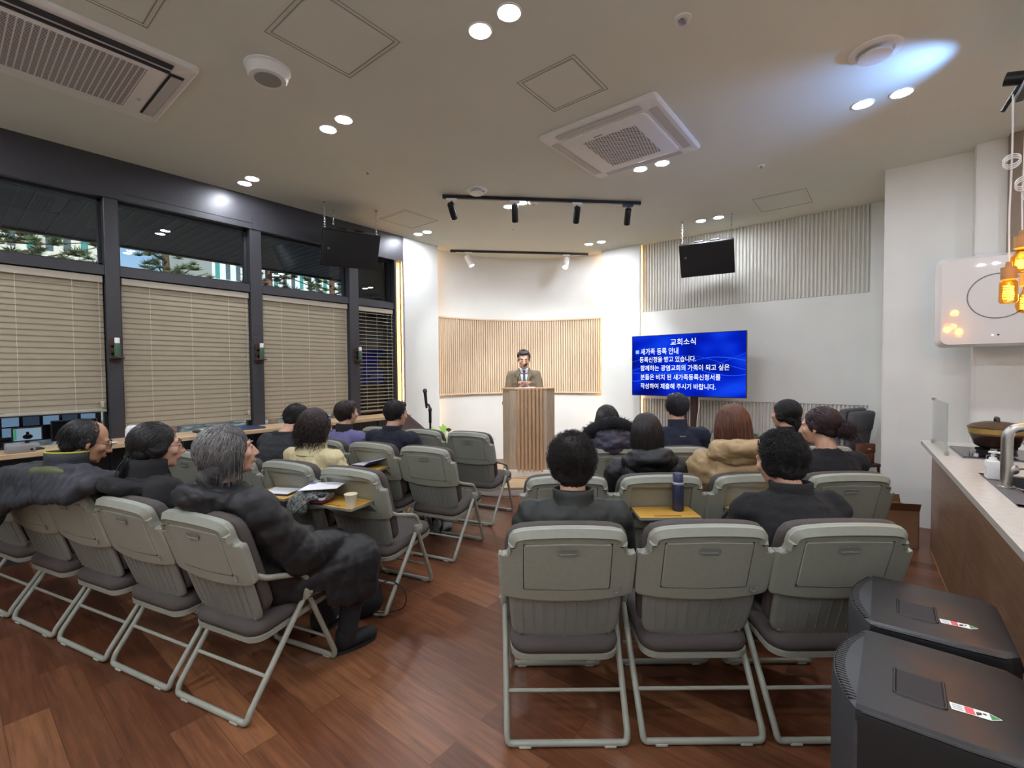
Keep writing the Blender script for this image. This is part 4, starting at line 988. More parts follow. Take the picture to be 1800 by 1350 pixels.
i_tan = sit('R23', 'person with long reddish-brown hair in a tan hooded puffer jacket', (1.285, 2.72, 1.095), style='long', hairm=H_RED, top=C_TAN, puff=.035, quilt='rings', pitchq=.11, qamp=.013, hood=('cloth', .055), hood_up=.045, sw=.172, seed=19, fem=1)
sit('R24', 'person with an auburn low bun and a black round-neck sweater', (1.83, 2.76, 1.07), style='bun', hairm=H_AUB, top=C_KNIT, topname='sweater', puff=.008, sw=.176, seed=23, yaw=38, pitch=-6, fem=1, stout=1.1)
sit('R31', 'person with dark hair almost hidden behind a black fur-trimmed hood', (.725, 3.56, 1.03), style='bob', hairm=H_DARK, top=C_PLUM, topname='coat', puff=.03, quilt='rings', pitchq=.10, hood=('fur', .06), sw=.17, seed=29, pitch=-20, fem=1)
i_nv = sit('R32', 'person with short black hair and a navy fleece, in front of the television', (1.275, 3.6, 1.125), style='short', hairm=H_SALT, top=C_NAVY, topname='fleece', puff=.008, collar=(.06, .066, .008), sw=.182, seed=31, glasses=True)
sit('R34', 'person with tied black hair and a black stand-collar jacket, right of the tan puffer', (2.155, 3.66, 1.055), style='ponytail', hairm=H_BLACK, top=C_BJK, puff=.01, collar=(.06, .070, .01), sw=.168, seed=37, yaw=28, fem=1)
# left block
i_gw = sit('L10', 'person with long grey hair in a long black padded coat, seated nearest on the left', (-1.245, 2.03, 1.075), yaw=-16, pitch=6, style='grey_long', hairm=H_GREY, top=C_LONG, topname='long_coat', puff=.042, quilt='rings', pitchq=.085, qamp=.005, hood=('cloth', .042), coat_len=1.0, coat_drop=True, armk=1.12, stout=1.08, sw=.182, seed=41, fem=1, deg=58, off=(.02, .0),
           knees=((-.99, 2.50, .47), (-.80, 2.36, .48)), ankles=((-1.06, 2.50, .075), (-.855, 2.325, .075)), toe=(8, -10), face=True, voxel=.006, elbows=((-1.36, 2.28, .60), (-.96, 2.05, .60)), hands=((-1.07, 2.38, .56), (-.90, 2.28, .57)))
sit('L11', 'person with black tied-back hair, thin glasses and black jacket beside the grey-haired woman', (-1.765, 2.30, 1.058), yaw=-14, pitch=-4, style='ponytail', hairm=H_BLACK, top=C_BLK2, topname='coat', puff=.035, quilt='folds', qamp=.008, hood=('cloth', .034), collar=(.095, .078, .01), sw=.178, stout=1.08, seed=43, fem=1, glasses=True, deg=58, face=True, voxel=.0065)
i_lm = sit('L12', 'person with glasses and a lime-edged dark collar, head bowed, at the left edge', (-2.27, 2.47, 1.06), yaw=-16, pitch=-20, style='receding', hairm=H_BLACK, skin=M_SKIN2, top=C_DGY, puff=.034, quilt='folds', qamp=.008, sw=.178, stout=1.1, seed=47, glasses=True, deg=62, face=True, voxel=.0065, collar=(.085, .088, .01))
sit('L21', 'person with wavy dark hair in a cream diamond-quilted jacket', (-1.31, 3.1, 1.06), yaw=-8, style='wavy', hairm=H_BRN, top=C_CREAM, puff=.022, quilt='diamond', pitchq=.075, qamp=.016, collar=(.05, .088, .012), sw=.168, seed=53, fem=1)
sit('L31', 'person with short black hair in a navy coat, before the pillar', (-.975, 3.9, 1.065), yaw=-12, pitch=-8, style='short', hairm=H_BLACK, top=C_NVC, topname='coat', puff=.02, collar=(.05, .074, .01), sw=.19, seed=59, ankles=((-.86, 4.20, .075), (-.655, 4.0, .075)), toe=(0, -8), shoes=mat('grey_sneaker', '#8d9298', .7))
sit('L32', 'person with short brown permed hair in a lilac jacket and black neck scarf', (-1.462, 4.1, 1.055), yaw=-10, style='short', hairm=H_BRN, top=C_LILAC, puff=.01, collar=(.06, .068, .01), collarm=cloth('black_scarf', '#141416'), sw=.166, seed=61, fem=1)
sit('L22', 'person hunched forward in a charcoal coat beside the window ledge', (-1.63, 3.52, 1.06), yaw=-10, pitch=-30, style='short', hairm=H_BLACK, top=C_CHAR, topname='coat', puff=.026, collar=(.035, .08, .01), sw=.19, seed=67, stout=1.12, lean=.04)
# small things worn
v = vget(i_nv['top'].data); q = v[(np.abs(v[:, 0]-i_nv['nb'][0]) < .03) & (np.abs(v[:, 2]-(i_nv['nb'][2]-.055)) < .012)]; yb_ = q[:, 1].min()
b = MB(); b.rbox(i_nv['nb'][0]-.024, i_nv['nb'][0]+.024, yb_-.004, yb_+.002, i_nv['nb'][2]-.060, i_nv['nb'][2]-.050, .001, 1); obj('back_tag', b, M_CHROME, i_nv['t'], 30)
hm = i_lm; nb = hm['nb']
b = MB(); b.tube([nb + V3(.087*math.cos(a)*1.06, .087*math.sin(a)+.014, .089 - .006*math.sin(a)) for a in np.linspace(0, 2*PI, 33)[:-1]], .0045, 8, closed=True); obj('lime_piping', b, C_LIME, hm['t'], 180)
# the speaker at the lectern
pr = person('person in a khaki suit and dark tie, head bowed behind the lectern', (.17, 6.0), -90, (.157, 6.0, 1.56), pitch=-14, style='cropped', hairm=hair_mat('hair_preacher', '#1b1a1a', '#4a4644'), skin=M_SKIN, top=C_SUIT, topname='suit_jacket', puff=.004, sw=.165, seed=71, stand=True, face='closed', voxel=.005, stout=1.0,
            elbows=((.395, 6.0, .99), (-.08, 6.0, .99)), armk=.9, hands=((.20, 5.83, 1.21), (.115, 5.83, 1.21)), bottom=cloth('khaki_trousers', '#5f5544'))
t = pr['t']; nb = pr['nb']; gm = pr['top'].data
bm = bmesh.new(); bm.from_mesh(gm)
kill = [f for f in bm.faces if f.normal.y > .05 and f.calc_center_median().z < nb[2]+.06 and f.calc_center_median().z > nb[2]-.27 and abs(f.calc_center_median().x-nb[0]) < .062*max(0, (f.calc_center_median().z-(nb[2]-.27))/.27)+.004 and f.calc_center_median().y > nb[1]-.02]
bmesh.ops.delete(bm, geom=kill, context='FACES'); bm.to_mesh(gm); bm.free()
b = MB()
for q in np.linspace(.2, 1, 10): b.ell(pr['spine'](q*.95), (np.interp(q, (0, .35, .75, .9, 1), (.16, .150, .165, .14, .07)), np.interp(q, (0, .35, .75, .9, 1), (.115, .112, .112, .09, .066)), .06))
sm = remesh(b, .011, 6, 'shirt'); put('shirt', sm, C_SHIRT, t)
b = MB(); lo = []
for r_, z in ((.066, -.03), (.062, .0), (.060, .028), (.056, .028), (.055, 0)): lo.append([nb + V3(r_*1.05*math.cos(a), .018+r_*1.02*math.sin(a), z+.012 - .014*math.sin(a)) for a in np.linspace(0, 2*PI, 29)[:-1]])
b.loops(lo, cap0=False, cap1=False); obj('shirt_collar', b, C_SHIRT, t, 180, recalc=True)
yf = lambda z: nb[1] + np.interp(z, (-.30, -.16, -.05, 0), (.118, .108, .088, .074))
b = MB(); L_ = []
for w_, z in ((.017, .0), (.020, -.014), (.011, -.032), (.017, -.10), (.022, -.18), (.024, -.27)): L_.append([(nb[0]+sx*w_, yf(z)+dy, nb[2]+z) for sx, dy in ((-1, .010), (1, .010), (1, -.004), (-1, -.004))])
b.loops(L_); obj('necktie', b, C_TIE, t, 40, recalc=True)
for s in (-1, 1):
    b = MB(); b.loops([[(nb[0]+s*x0, yf(z)+.010+dy, nb[2]+z) for x0, dy in ((a0, 0), (a1, .004), (a1, -.006), (a0, -.008))] for z, a0, a1 in ((.035, .058, .074), (-.02, .052, .088), (-.07, .044, .096), (-.085, .041, .078), (-.20, .014, .040), (-.27, .002, .012))])
    obj('lapel', b, C_SUIT, t, 30, recalc=True)

# ---------------------------------------------------------------- blinds
M_BLIND = mat('blind_slat', '#9d917a', .6, noise=.03, nscale=12); M_BLINDW = mat('blind_rail', '#b3aa98', .5); M_CORD = mat('blind_cord', '#d9d2c0', .7)
def blind(lb, x0, x1, zb, tilt, pitch=.045):
    yb = WV+.032
    t = thing('window_blind', lb, 'window blind', ((x0+x1)/2, yb, 2.225)); hw = (x1-x0)/2-.012
    b = MB(); b.rbox(-hw, hw, -.024, .024, -.055, .0, .003, 1); obj('headrail', b, M_BLINDW, t, 30)
    b = MB(); z = -.075; H = 2.225-zb
    while z > -H+.045:
        jt = random.uniform(-.014, .014); w = .028; a = math.radians(tilt)+jt
        c = (-hw, hw); dy, dz = w*math.cos(a), w*math.sin(a); tn = .0012
        v = [(x, s*dy, z + s*dz) for x in c for s in (-1, 0, 1)]
        v = [(-hw, -dy, z-dz), (-hw, -.003*math.sin(a), z+.003*math.cos(a)), (-hw, dy, z+dz), (hw, -dy, z-dz), (hw, -.003*math.sin(a), z+.003*math.cos(a)), (hw, dy, z+dz)]
        v2 = [(p[0], p[1]-tn*math.sin(a), p[2]-tn*math.cos(a)-.0006) for p in v]
        b.add(v+v2, [(0, 3, 4, 1), (1, 4, 5, 2), (6, 7, 10, 9), (7, 8, 11, 10), (0, 1, 7, 6), (1, 2, 8, 7), (3, 9, 10, 4), (4, 10, 11, 5), (0, 6, 9, 3), (2, 5, 11, 8)])
        z -= pitch
    obj('slats', b, M_BLIND, t, 30)
    b = MB(); b.rbox(-hw, hw, -.014, .014, -H, -H+.022, .003, 1); obj('bottom_rail', b, M_BLINDW if zb > 1 else M_BLIND, t, 30)
    for fx in (-.62, 0, .62):
        b = MB(); b.tube([(fx*hw, -.029, -.05), (fx*hw, -.029, -H+.01)], .0012, 5); obj('ladder_cord', b, M_CORD, t, 40)
    b = MB(); b.tube([(hw-.03, -.032, -.05), (hw-.03, -.034, -H*.92)], .0022, 6); b.rbox(hw-.042, hw-.018, -.042, -.026, -H*.92-.05, -H*.92, .004, 1); obj('pull_cord', b, M_BLINDW, t, 40)
blind('closed beige venetian blind in the window at the left edge of the picture', -.12, .905, 1.105, 80)
blind('closed beige venetian blind in the second window from the left', 1.0, 2.03, .935, 80)
blind('closed beige venetian blind in the third window, below the left hanging loudspeaker', 2.14, 3.14, .925, 80)
blind('half-open narrow venetian blind in the last window beside the left pillar', 3.265, 3.80, .915, 12)
blind('closed beige venetian blind outside the picture, left of all the others', -1.32, -.22, 1.10, 74)

# ---------------------------------------------------------------- window ledge and what stands on it
t = thing('window_counter', 'pale wooden counter running along under the blinds', 'counter', (1.0, 4.8, 0))
b = MB(); b.rbox(-2.3, 2.72, -.2, .20, .845, .88, .003, 1); obj('counter_top', b, M_DESK, t, 30)
for x in (-2.1, -1.0, .1, 1.2, 2.3):
    b = MB(); b.box(x-.02, x+.02, -.14, -.10, .02, .845); b.box(x-.025, x+.025, -.17, .17, 0, .02); obj('leg', b, M_CHAR, t, None)
def monitor(lb, x, y, z, w, h, rz, screen, stand=True, name='monitor'):
    t = thing(name, lb, 'monitor', (x, y, .88), rz)
    b = MB(); b.rbox(-w/2, w/2, -.012, .012, z-.88, z-.88+h, .004, 1); obj('casing', b, M_BLACK, t, 30)
    b = MB(); b.box(-w/2+.008, w/2-.008, -.0145, -.011, z-.88+.008, z-.88+h-.008); s = obj('screen', b, screen, t, None)
    b = MB(); b.tube([(0, .015, .01), (0, .015, z-.88+.03)], .012, 8); b.rbox(-.08, .08, -.05, .08, 0, .01, .004, 1); obj('stand', b, M_BLACK, t, 30)
    return t
M_SCR_A = emission('screen_pale_blue', '#7f9fc0', .55); M_SCR_G = emission('screen_green', '#56c98a', .42); M_SCR_D = emission('screen_dim', '#3e5166', .5); M_SCR_K = mat('screen_off', '#0a0b0e', .12)
t = monitor('wide multi-picture monitor on the window ledge, right under the first blind', .29, 4.955, .925, 1.1, .19, 0, M_SCR_K)
for i, x in enumerate(np.linspace(-.48, .47, 10)):
    b = MB(); b.box(x-.043, x+.043, -.0165, -.014, .16, .225); obj('picture_tile', b, (M_SCR_D, M_SCR_A)[i % 2] if i != 4 else M_SCR_G, t, None)
    b = MB(); b.box(x-.043, x+.043, -.0165, -.014, .085, .15); obj('picture_tile', b, (M_SCR_D, M_SCR_K, M_SCR_A)[i % 3], t, None)
t = monitor('small monitor showing the speaker at the lectern', .405, 4.76, .945, .155, .10, .05, emission('screen_cam', '#8fa9bd', .7))
b = MB(); b.ell((0, -.0155, .123), (.009, .001, .011)); b.ell((0, -.0155, .098), (.026, .001, .018)); obj('picture_figure', b, M_SCR_K, t, 180)
b = MB(); b.box(-.068, -.055, -.0165, -.014, .08, .155); obj('picture_bar', b, M_SCR_G, t, None)
monitor('black monitor behind the head of the man with the lime-edged collar', .66, 4.80, .92, .26, .155, -.1, M_SCR_K)
monitor('dark monitor at the left edge of the picture', .14, 4.74, .93, .24, .15, .15, M_SCR_K)
t = thing('audio_box', 'grey desktop box with a knob below the small monitor', 'audio device', (.36, 4.67, .88), .05)
b = MB(); b.rbox(-.07, .07, -.05, .05, 0, .055, .006, 2); obj('housing', b, mat('grey_metal', '#8c8a88', .4), t, 40)
b = MB(); b.lathe([(.008, 0), (.008, .008), (0, .009)], 14, T(.05, -.05, .02) @ RX(PI/2)); obj('knob', b, M_BLACK, t, 40)
t = thing('wireless_router', 'white rounded router standing on the ledge left of the second blind', 'router', (.99, 4.74, .88), .1)
b = MB(); b.loops([[(x, y, z) for x, y in rrect(-.045+d, .045-d, -.02+d*.4, .02-d*.4, .015)] for z, d in ((0, .0), (.09, .002), (.115, .012), (.122, .026))]); obj('housing', b, M_WHITE, t, 40, recalc=True)
t = thing('desk_speaker', 'small black desk loudspeaker beside the white router', 'desk speaker', (1.075, 4.76, .88), .1)
b = MB(); b.rbox(-.03, .03, -.03, .03, 0, .125, .006, 2); obj('housing', b, M_BLACK, t, 40)
b = MB(); b.lathe([(.02, 0), (.016, -.004), (0, -.002)], 16, T(0, -.031, .045) @ RX(-PI/2)); b.lathe([(.012, 0), (0, -.002)], 14, T(0, -.031, .09) @ RX(-PI/2)); obj('driver', b, M_BLACKM, t, 40)
t = thing('white_dish', 'small white saucer at the edge of the ledge below the first mullion', 'saucer', (.83, 4.64, .88))
b = MB(); b.lathe([(.03, 0), (.05, .008), (.052, .01), (.028, .005), (0, .004)], 24); obj('bowl', b, M_WHITE, t, 40)
t = thing('document_tray', 'flat dark tray of papers on the ledge under the second blind', 'document tray', (1.62, 4.80, .88), .05)
b = MB(); b.rbox(-.16, .16, -.11, .11, 0, .018, .005, 1); obj('tray', b, M_BLACK, t, 30)
b = MB(); b.box(-.11, .08, -.09, .08, .018, .024); obj('papers', b, M_PAPER, t, None)
t = thing('blue_folder', 'dark blue folder lying on the ledge beside the tray of papers', 'folder', (1.90, 4.80, .88), -.1)
b = MB(); b.rbox(-.11, .11, -.13, .13, 0, .014, .003, 1); obj('cover', b, mat('folder_blue', '#27365a', .5), t, 30)
# wall brackets with spray bottles on the mullions
for i, (x, lb) in enumerate(((.952, 'first mullion from the left'), (2.094, 'second mullion from the left'), (3.232, 'third mullion, beside the half-open blind'))):
    t = thing('wall_bracket', 'dark wooden lobed bracket on the %s' % lb, 'bracket', (x, WV-.02, 1.50))
    b = MB()
    for cz in (.055, .115, .175): b.lathe([(0, 0), (.044, 0), (.046, .003), (.046, .013), (.044, .016), (0, .016)], 28, T(0, 0, cz) @ RX(PI/2))
    b.box(-.03, .03, -.014, 0, .055, .175); obj('back_board', b, M_BROWN, t, 40)
    b = MB(); b.lathe([(.05, 0), (.052, .006), (.046, .012), (0, .012)], 24, T(0, -.052, .045)); obj('shelf', b, M_BROWN, t, 40)
    t = thing('spray_bottle', 'green spray bottle in the bracket on the %s' % lb, 'bottle', (x+.004, WV-.072, 1.557))
    b = MB(); b.lathe([(.0, 0), (.021, 0), (.022, .004), (.022, .105), (.019, .115), (0, .115)], 20); obj('body', b, mat('bottle_green', '#3d5a47', .45), t, 40)
    b = MB(); b.lathe([(.018, .115), (.018, .155), (.015, .16), (0, .16)], 20); obj('cap', b, M_WHITE, t, 40)

# ---------------------------------------------------------------- loudspeakers hung from the ceiling
def hung(lb, c, face, tilt, chains):
    t = thing('hanging_loudspeaker', lb, 'loudspeaker', c)
    f = Vector((face[0], face[1], -tilt)).normalized(); x = f.cross(Vector((0, 0, 1))).normalized()*-1; u = x.cross(f)*-1
    u = f.cross(x); u = u if u.z > 0 else -u
    M = Matrix((x, u, f)).transposed().to_4x4()          # local x across, y up, z out of the front
    b = MB(); w, h, d = .30, .195, .34
    L = [[(sx*(w-q), sy*(h-q2), z) for sx, sy in ((-1, -1), (1, -1), (1, 1), (-1, 1))] for z, q, q2 in ((-d, .14, .075), (-d*.45, .02, .012), (-.03, 0, 0), (.0, 0, 0))]
    b.loops(L, M); obj('cabinet', b, M_BLACK, t, 25, recalc=True)
    b = MB(); b.rbox(-w+.008, w-.008, -h+.008, h-.008, -.004, .012, .008, 2, M); g = obj('grille', b, mat('speaker_mesh', '#151517', .75, noise=.5, nscale=420), t, 40)
    b = MB(); b.lathe([(.013, .012), (.013, .0145), (0, .0145)], 20, M @ T(-w+.07, .045 if face[0] < -.6 else -.0, 0)); obj('badge', b, mat('badge_grey', '#6a6a70', .4), t, 40)
    for s in (-.09, .09):
        b = MB(); b.rbox(s-.05, s+.05, h-.006, h+.004, -.16, -.09, .003, 1, M); obj('handle_recess', b, M_BLACKM, t, 30)
    for k, (lx, lz) in enumerate(chains):
        p = M @ Vector((lx, h-.01, lz)); top = Vector((p.x, p.y, CZ-c[2])); L = (top-p).length; n = max(3, int(L/.027)); b = MB()
        for i in range(n):
            q = p + (top-p)*((i+.5)/n); a = PI/2*(i % 2); ring = [(q.x+.008*math.cos(s)*math.cos(a), q.y+.008*math.cos(s)*math.sin(a), q.z+(L/n*.68)*math.sin(s)) for s in np.linspace(0, 2*PI, 13)[:-1]]
            b.tube(ring, .0026, 6, closed=True)
        b.lathe([(.0, 0), (.016, 0), (.016, -.012), (0, -.014)], 12, T(top.x, top.y, top.z)); obj('chain', b, M_CHROME, t, 40)
hung('black loudspeaker hanging on chains in front of the dark windows', (2.87, 4.53, 2.735), (-.33, -.945), .55, ((-.27, -.06), (.27, -.06), (-.14, -.30)))
hung('black loudspeaker hanging on chains before the ribbed white wall', (5.78, 1.66, 2.72), (-.985, -.15), .47, ((-.27, -.06), (.27, -.06)))

# ---------------------------------------------------------------- television on its stand
TVM = frame(Vector((5.93, 1.957, 1.467)), (0, -1, 0), (0, 0, 1))
t = thing('television', 'large flat television showing blue announcement slide with white lettering', 'television', (5.93, 1.957, 1.467))
t.matrix_world = TVM
W2, H2 = .708, .398
b = MB(); b.rbox(-W2, W2, -H2, H2, -.035, .0, .004, 1); obj('casing', b, M_BLACK, t, 30)
b = MB()
for q in ((-W2, W2, -H2, -H2+.009), (-W2, W2, H2-.007, H2), (-W2, -W2+.007, -H2, H2), (W2-.007, W2, -H2, H2)): b.box(*q, -.002, .004)
obj('bezel', b, M_BLACK, t, None)
def tv_mat():
    m = emission('tv_slide', '#0a34d8', 1.0); N = NT(m); e = [n for n in m.node_tree.nodes if n.type == 'EMISSION'][0]
    tc = N.n('TexCoord'); mp = N.n('Mapping'); mp.inputs['Rotation'].default_value = (0, 0, .5); mp.inputs['Scale'].default_value = (1.0, 1.7, 1)
    g = N.n('TexNoise', i_Scale=1.9, i_Detail=1.0); r = N.n('ValToRGB'); els = r.color_ramp.elements
    els[0].position = .33; els[0].color = lin('#030e70'); els[1].position = .72; els[1].color = lin('#0f3fe0'); q = els.new(.5); q.color = lin('#0420bb')
    N.l(tc.outputs['Object'], mp.inputs[0]); N.l(mp.outputs[0], g.inputs['Vector']); N.l(g.outputs[0], r.inputs[0]); N.l(r.outputs[0], e.inputs[0])
    e.inputs[1].default_value = 1.15
    return m
b = MB(); b.box(-W2+.007, W2-.007, -H2+.009, H2-.007, .0005, .0015); obj('screen', b, tv_mat(), t, None)
M_WV = emission('slide_wave', '#2456e6', 1.1)
for k, (fn, w) in enumerate(((lambda x: -.04+.10*math.sin(x*3.4+.6)+.10*x, .006), (lambda x: -.02-.14*math.sin(x*3.0-.2)+.05*x, .005), (lambda x: -.1+.30*max(0, x+.1)**1.5*1.1, .005), (lambda x: .02+.10*math.cos(x*3.6), .004))):
    b = MB(); X = np.linspace(-.70, .70, 50); v = [(x, fn(x)+s*w*(.35+.65*abs(math.sin(x*2+k))), .0019) for x in X for s in (-1, 1)]; b.add(v, [(2*i, 2*i+2, 2*i+3, 2*i+1) for i in range(49)]); obj('slide_wave', b, M_WV, t, None)
M_TXT = emission('slide_lettering', '#eaf2ff', 1.35)
def lettering(name, s, x, y, width, height, parent, m, bold=.0, z=.0022):
    c = bpy.data.curves.new('t', 'FONT'); c.body = s; c.size = 1; c.offset = bold
    o = bpy.data.objects.new('t', c); COL.objects.link(o); dg = bpy.context.evaluated_depsgraph_get()
    me = bpy.data.meshes.new_from_object(o.evaluated_get(dg), depsgraph=dg); bpy.data.objects.remove(o)
    v = vget(me); lo, hi = v.min(0), v.max(0); me.materials.clear()
    v = (v-lo)/np.maximum(hi-lo, 1e-6)*np.array((width, height, 0)) + np.array((x, y, z)); vset(me, v); me.name = name
    return put(name, me, m, parent)
for s, x, fy, w, h in (('교회소식', -.185, .127, .315, .085), ('새가족 등록 안내', -.585, .268, .50, .085), ('등록신청을 받고 있습니다.', -.60, .400, .735, .074), ('함께하는 광염교회의 가족이 되고 싶은', -.588, .540, 1.11, .074), ('분들은 비치 된 새가족등록신청서를', -.588, .690, 1.01, .074), ('작성하여 제출해 주시기 바랍니다.', -.588, .838, .955, .074)):
    lettering('slide_lettering', s, x, H2-2*H2*fy-h/2, w, h, t, M_TXT, .006)
b = MB(); b.prism(rrect(-.655, -.607, H2-2*H2*.268-.026, H2-2*H2*.268+.022, .008), .0016, .0022); obj('slide_bullet', b, emission('slide_bullet', '#8fb8f2', 1.2), t, None)
t = thing('television_stand', 'dark wooden post stand carrying the television', 'television stand', (6.05, 1.9, 0))
for s in (-.02, .12):
    b = MB(); b.rbox(-.03, .03, s-.04, s+.04, .05, 1.45, .004, 1); obj('post', b, M_BROWN, t, 30)
b = MB(); b.rbox(-.27, .2, -.35, .40, 0, .05, .01, 1); obj('base', b, M_BLACK, t, 30)
b = MB(); b.rbox(-.09, -.03, -.2, .3, 1.35, 1.5, .006, 1); obj('mount', b, M_BLACK, t, 30)
b = MB(); b.tube(fillet([(-.06, -.09, 1.1), (-.05, -.10, .95), (-.04, -.07, .8), (-.03, -.06, .3)], .05), .006, 6); obj('cable', b, M_WHITE, t, 40)

# ---------------------------------------------------------------- platform, lectern, microphone
pw = cw(.17, 5.72)
t = thing('stage_platform', 'low pale wooden platform under the lectern', 'platform', pw, ca(0))
b = MB(); b.rbox(-.62, .62, -.52, .80, .0, .085, .004, 1); obj('riser', b, mat('riser_grey', '#c9c3ba', .5), t, 30)
b = MB(); b.rbox(-.63, .63, -.53, .81, .085, .10, .003, 1); obj('deck', b, M_DESK, t, 30)
t = thing('lectern', 'tall wooden lectern with vertical ribs on its front', 'lectern', cw(.2, 5.70, .10), ca(-4))
b = MB(); b.rbox(-.33, .33, -.10, .36, 0, .022, .003, 1); obj('plinth', b, M_DESK, t, 30)
b = MB(); b.rbox(-.31, .31, -.075, .33, .022, .10, .003, 1); obj('skirting', b, mat('plinth_white', '#d7d3cc', .5), t, 30)
sec = [(-.315, .02), (-.225, -.055), (.225, -.055), (.315, .02), (.315, .30), (-.315, .30)]
b = MB(); b.prism(sec, .085, 1.085); obj('body', b, M_LECTG, t, None)
for i in range(7):
    x = -.118+.046*i; b = MB(); b.rbox(x-.014, x+.014, -.088, -.052, .09, 1.09, .002, 1); obj('front_rib', b, M_LECT, t, 30)
for s in (-1, 1):
    b = MB(); b.rbox(s*.317-.004 if s > 0 else -.319, .321 if s > 0 else -.313, .018, .302, .085, 1.10, .002, 1); obj('side_panel', b, M_LECT, t, 30)
b = MB(); b.prism([(-.325, .015), (-.23, -.062), (.23, -.062), (.325, .015), (.325, .305), (-.325, .305)], 1.085, 1.10); obj('top', b, M_LECT, t, None)
t = thing('lectern_microphone', 'thin black gooseneck microphone rising from the lectern', 'microphone', cw(.06, 5.80, 1.2))
e = [np.array(cw(*p)) - np.array(cw(.06, 5.80, 1.2)) for p in ((.06, 5.80, 1.2), (.07, 5.78, 1.30), (.10, 5.76, 1.38), (.165, 5.775, 1.475))]
b = MB(); b.lathe([(.03, 0), (.03, .012), (.01, .016), (0, .016)], 18); obj('base', b, M_BLACK, t, 40)
b = MB(); b.tube(fillet(e, .08, 6), .0035, 6); obj('gooseneck', b, M_BLACK, t, 40)
b = MB(); b.caps(e[3], .011, e[3]+(e[3]-e[2])*.25, .013, 12); obj('windscreen', b, M_BLACKM, t, 180)
t = thing('open_notes', 'white sheets of notes on top of the lectern', 'papers', cw(.16, 5.79, 1.2), ca(-4))
b = MB(); b.box(-.12, .0, -.07, .09, 0, .006); b.box(.002, .13, -.07, .09, .0, .009); obj('sheet', b, M_PAPER, t, None)
t = thing('microphone_stand', 'black microphone on a stand before the left pillar', 'microphone stand', cw(-.888, 5.0), 0)
b = MB(); b.lathe([(.13, 0), (.13, .02), (.03, .03), (0, .03)], 28); obj('base', b, M_BLACK, t, 40)
b = MB(); b.tube([(0, 0, .02), (0, 0, .93)], .011, 10); b.tube([(0, 0, .86), (0, 0, .99)], .016, 10); obj('pole', b, M_BLACK, t, 40)
ax = np.array(cw(1, 0)); b = MB(); b.ell((0, 0, 1.0), (.02, .02, .032)); b.tube([(0, 0, 1.0), -ax*.01+V3(0, 0, 1.05), -ax*.045+V3(0, 0, 1.07)], .012, 8); obj('clip', b, M_BLACK, t, 40)
b = MB(); b.caps(-ax*.037+V3(0, 0, 1.03), .013, -ax*.05+V3(0, 0, 1.18), .018, 12); m_ = obj('microphone', b, M_BLACKM, t, 180)
b = MB(); b.ell(-ax*.052+V3(0, 0, 1.205), (.024, .024, .028)); obj('mesh_head', b, mat('mic_mesh', '#4b5058', .4, metal=.6), m_, 180)
t = thing('music_stand', 'black sloping music desk behind the front left chairs', 'music stand', cw(-1.08, 4.98), ca(0))
b = MB(); b.add([(-.16, -.06, .79), (.17, -.06, .79), (.10, .06, .82), (-.14, .14, 1.0), (-.16, -.055, .775), (.17, -.055, .775), (.10, .07, .80), (-.14, .15, .98)], [(0, 1, 2, 3), (7, 6, 5, 4), (0, 4, 5, 1), (1, 5, 6, 2), (2, 6, 7, 3), (3, 7, 4, 0)]); obj('desk', b, M_BROWN, t, None, recalc=True)
b = MB(); b.tube([(0, .0, .02), (0, .0, .80)], .012, 8); obj('pole', b, M_BLACK, t, 40)
b = MB()
for a in (0, 2.1, 4.2): b.tube([(0, 0, .2), (.22*math.cos(a), .22*math.sin(a), .01)], .009, 6)
obj('tripod', b, M_BLACK, t, 40)
t = thing('potted_plant', 'bright green leafy plant behind the front row chairs', 'plant', cw(-.74, 5.45), 0)
b = MB(); b.lathe([(0, 0), (.10, 0), (.14, .26), (.145, .28), (.13, .28), (.12, .25), (0, .25)], 28); obj('pot', b, M_WHITE, t, 40)
b = MB(); g = np.random.default_rng(3); M_LEAF = mat('leaf_green', '#86b33a', .5, noise=.25, nscale=20)
for i in range(34):
    a = g.uniform(0, 6.28); el = g.uniform(.5, 1.45); L = g.uniform(.22, .55); d = V3(math.cos(a)*math.cos(el), math.sin(a)*math.cos(el), math.sin(el)); p0 = V3(0, 0, .26); p1 = p0 + d*L
    sd = np.cross(d, V3(0, 0, 1)); sd /= np.linalg.norm(sd)+1e-6; up_ = np.cross(sd, d); dd = d*.8 + V3(math.cos(a), math.sin(a), -.35)*.6; dd /= np.linalg.norm(dd); w = .032; l = .13
    b.tube([p0, p1], .003, 5)
    P = [p1 + dd*l*q for q in (0, .3, .65, 1)]; Wd = (.1, 1, .8, .04); v = []
    for q, ww in zip(P, Wd): v += [q - sd*w*ww + up_*.008*ww, q, q + sd*w*ww + up_*.008*ww]
    b.add(v, [(r*3+c, (r+1)*3+c, (r+1)*3+c+1, r*3+c+1) for r in range(3) for c in range(2)])
obj('foliage', b, M_LEAF, t, 60)

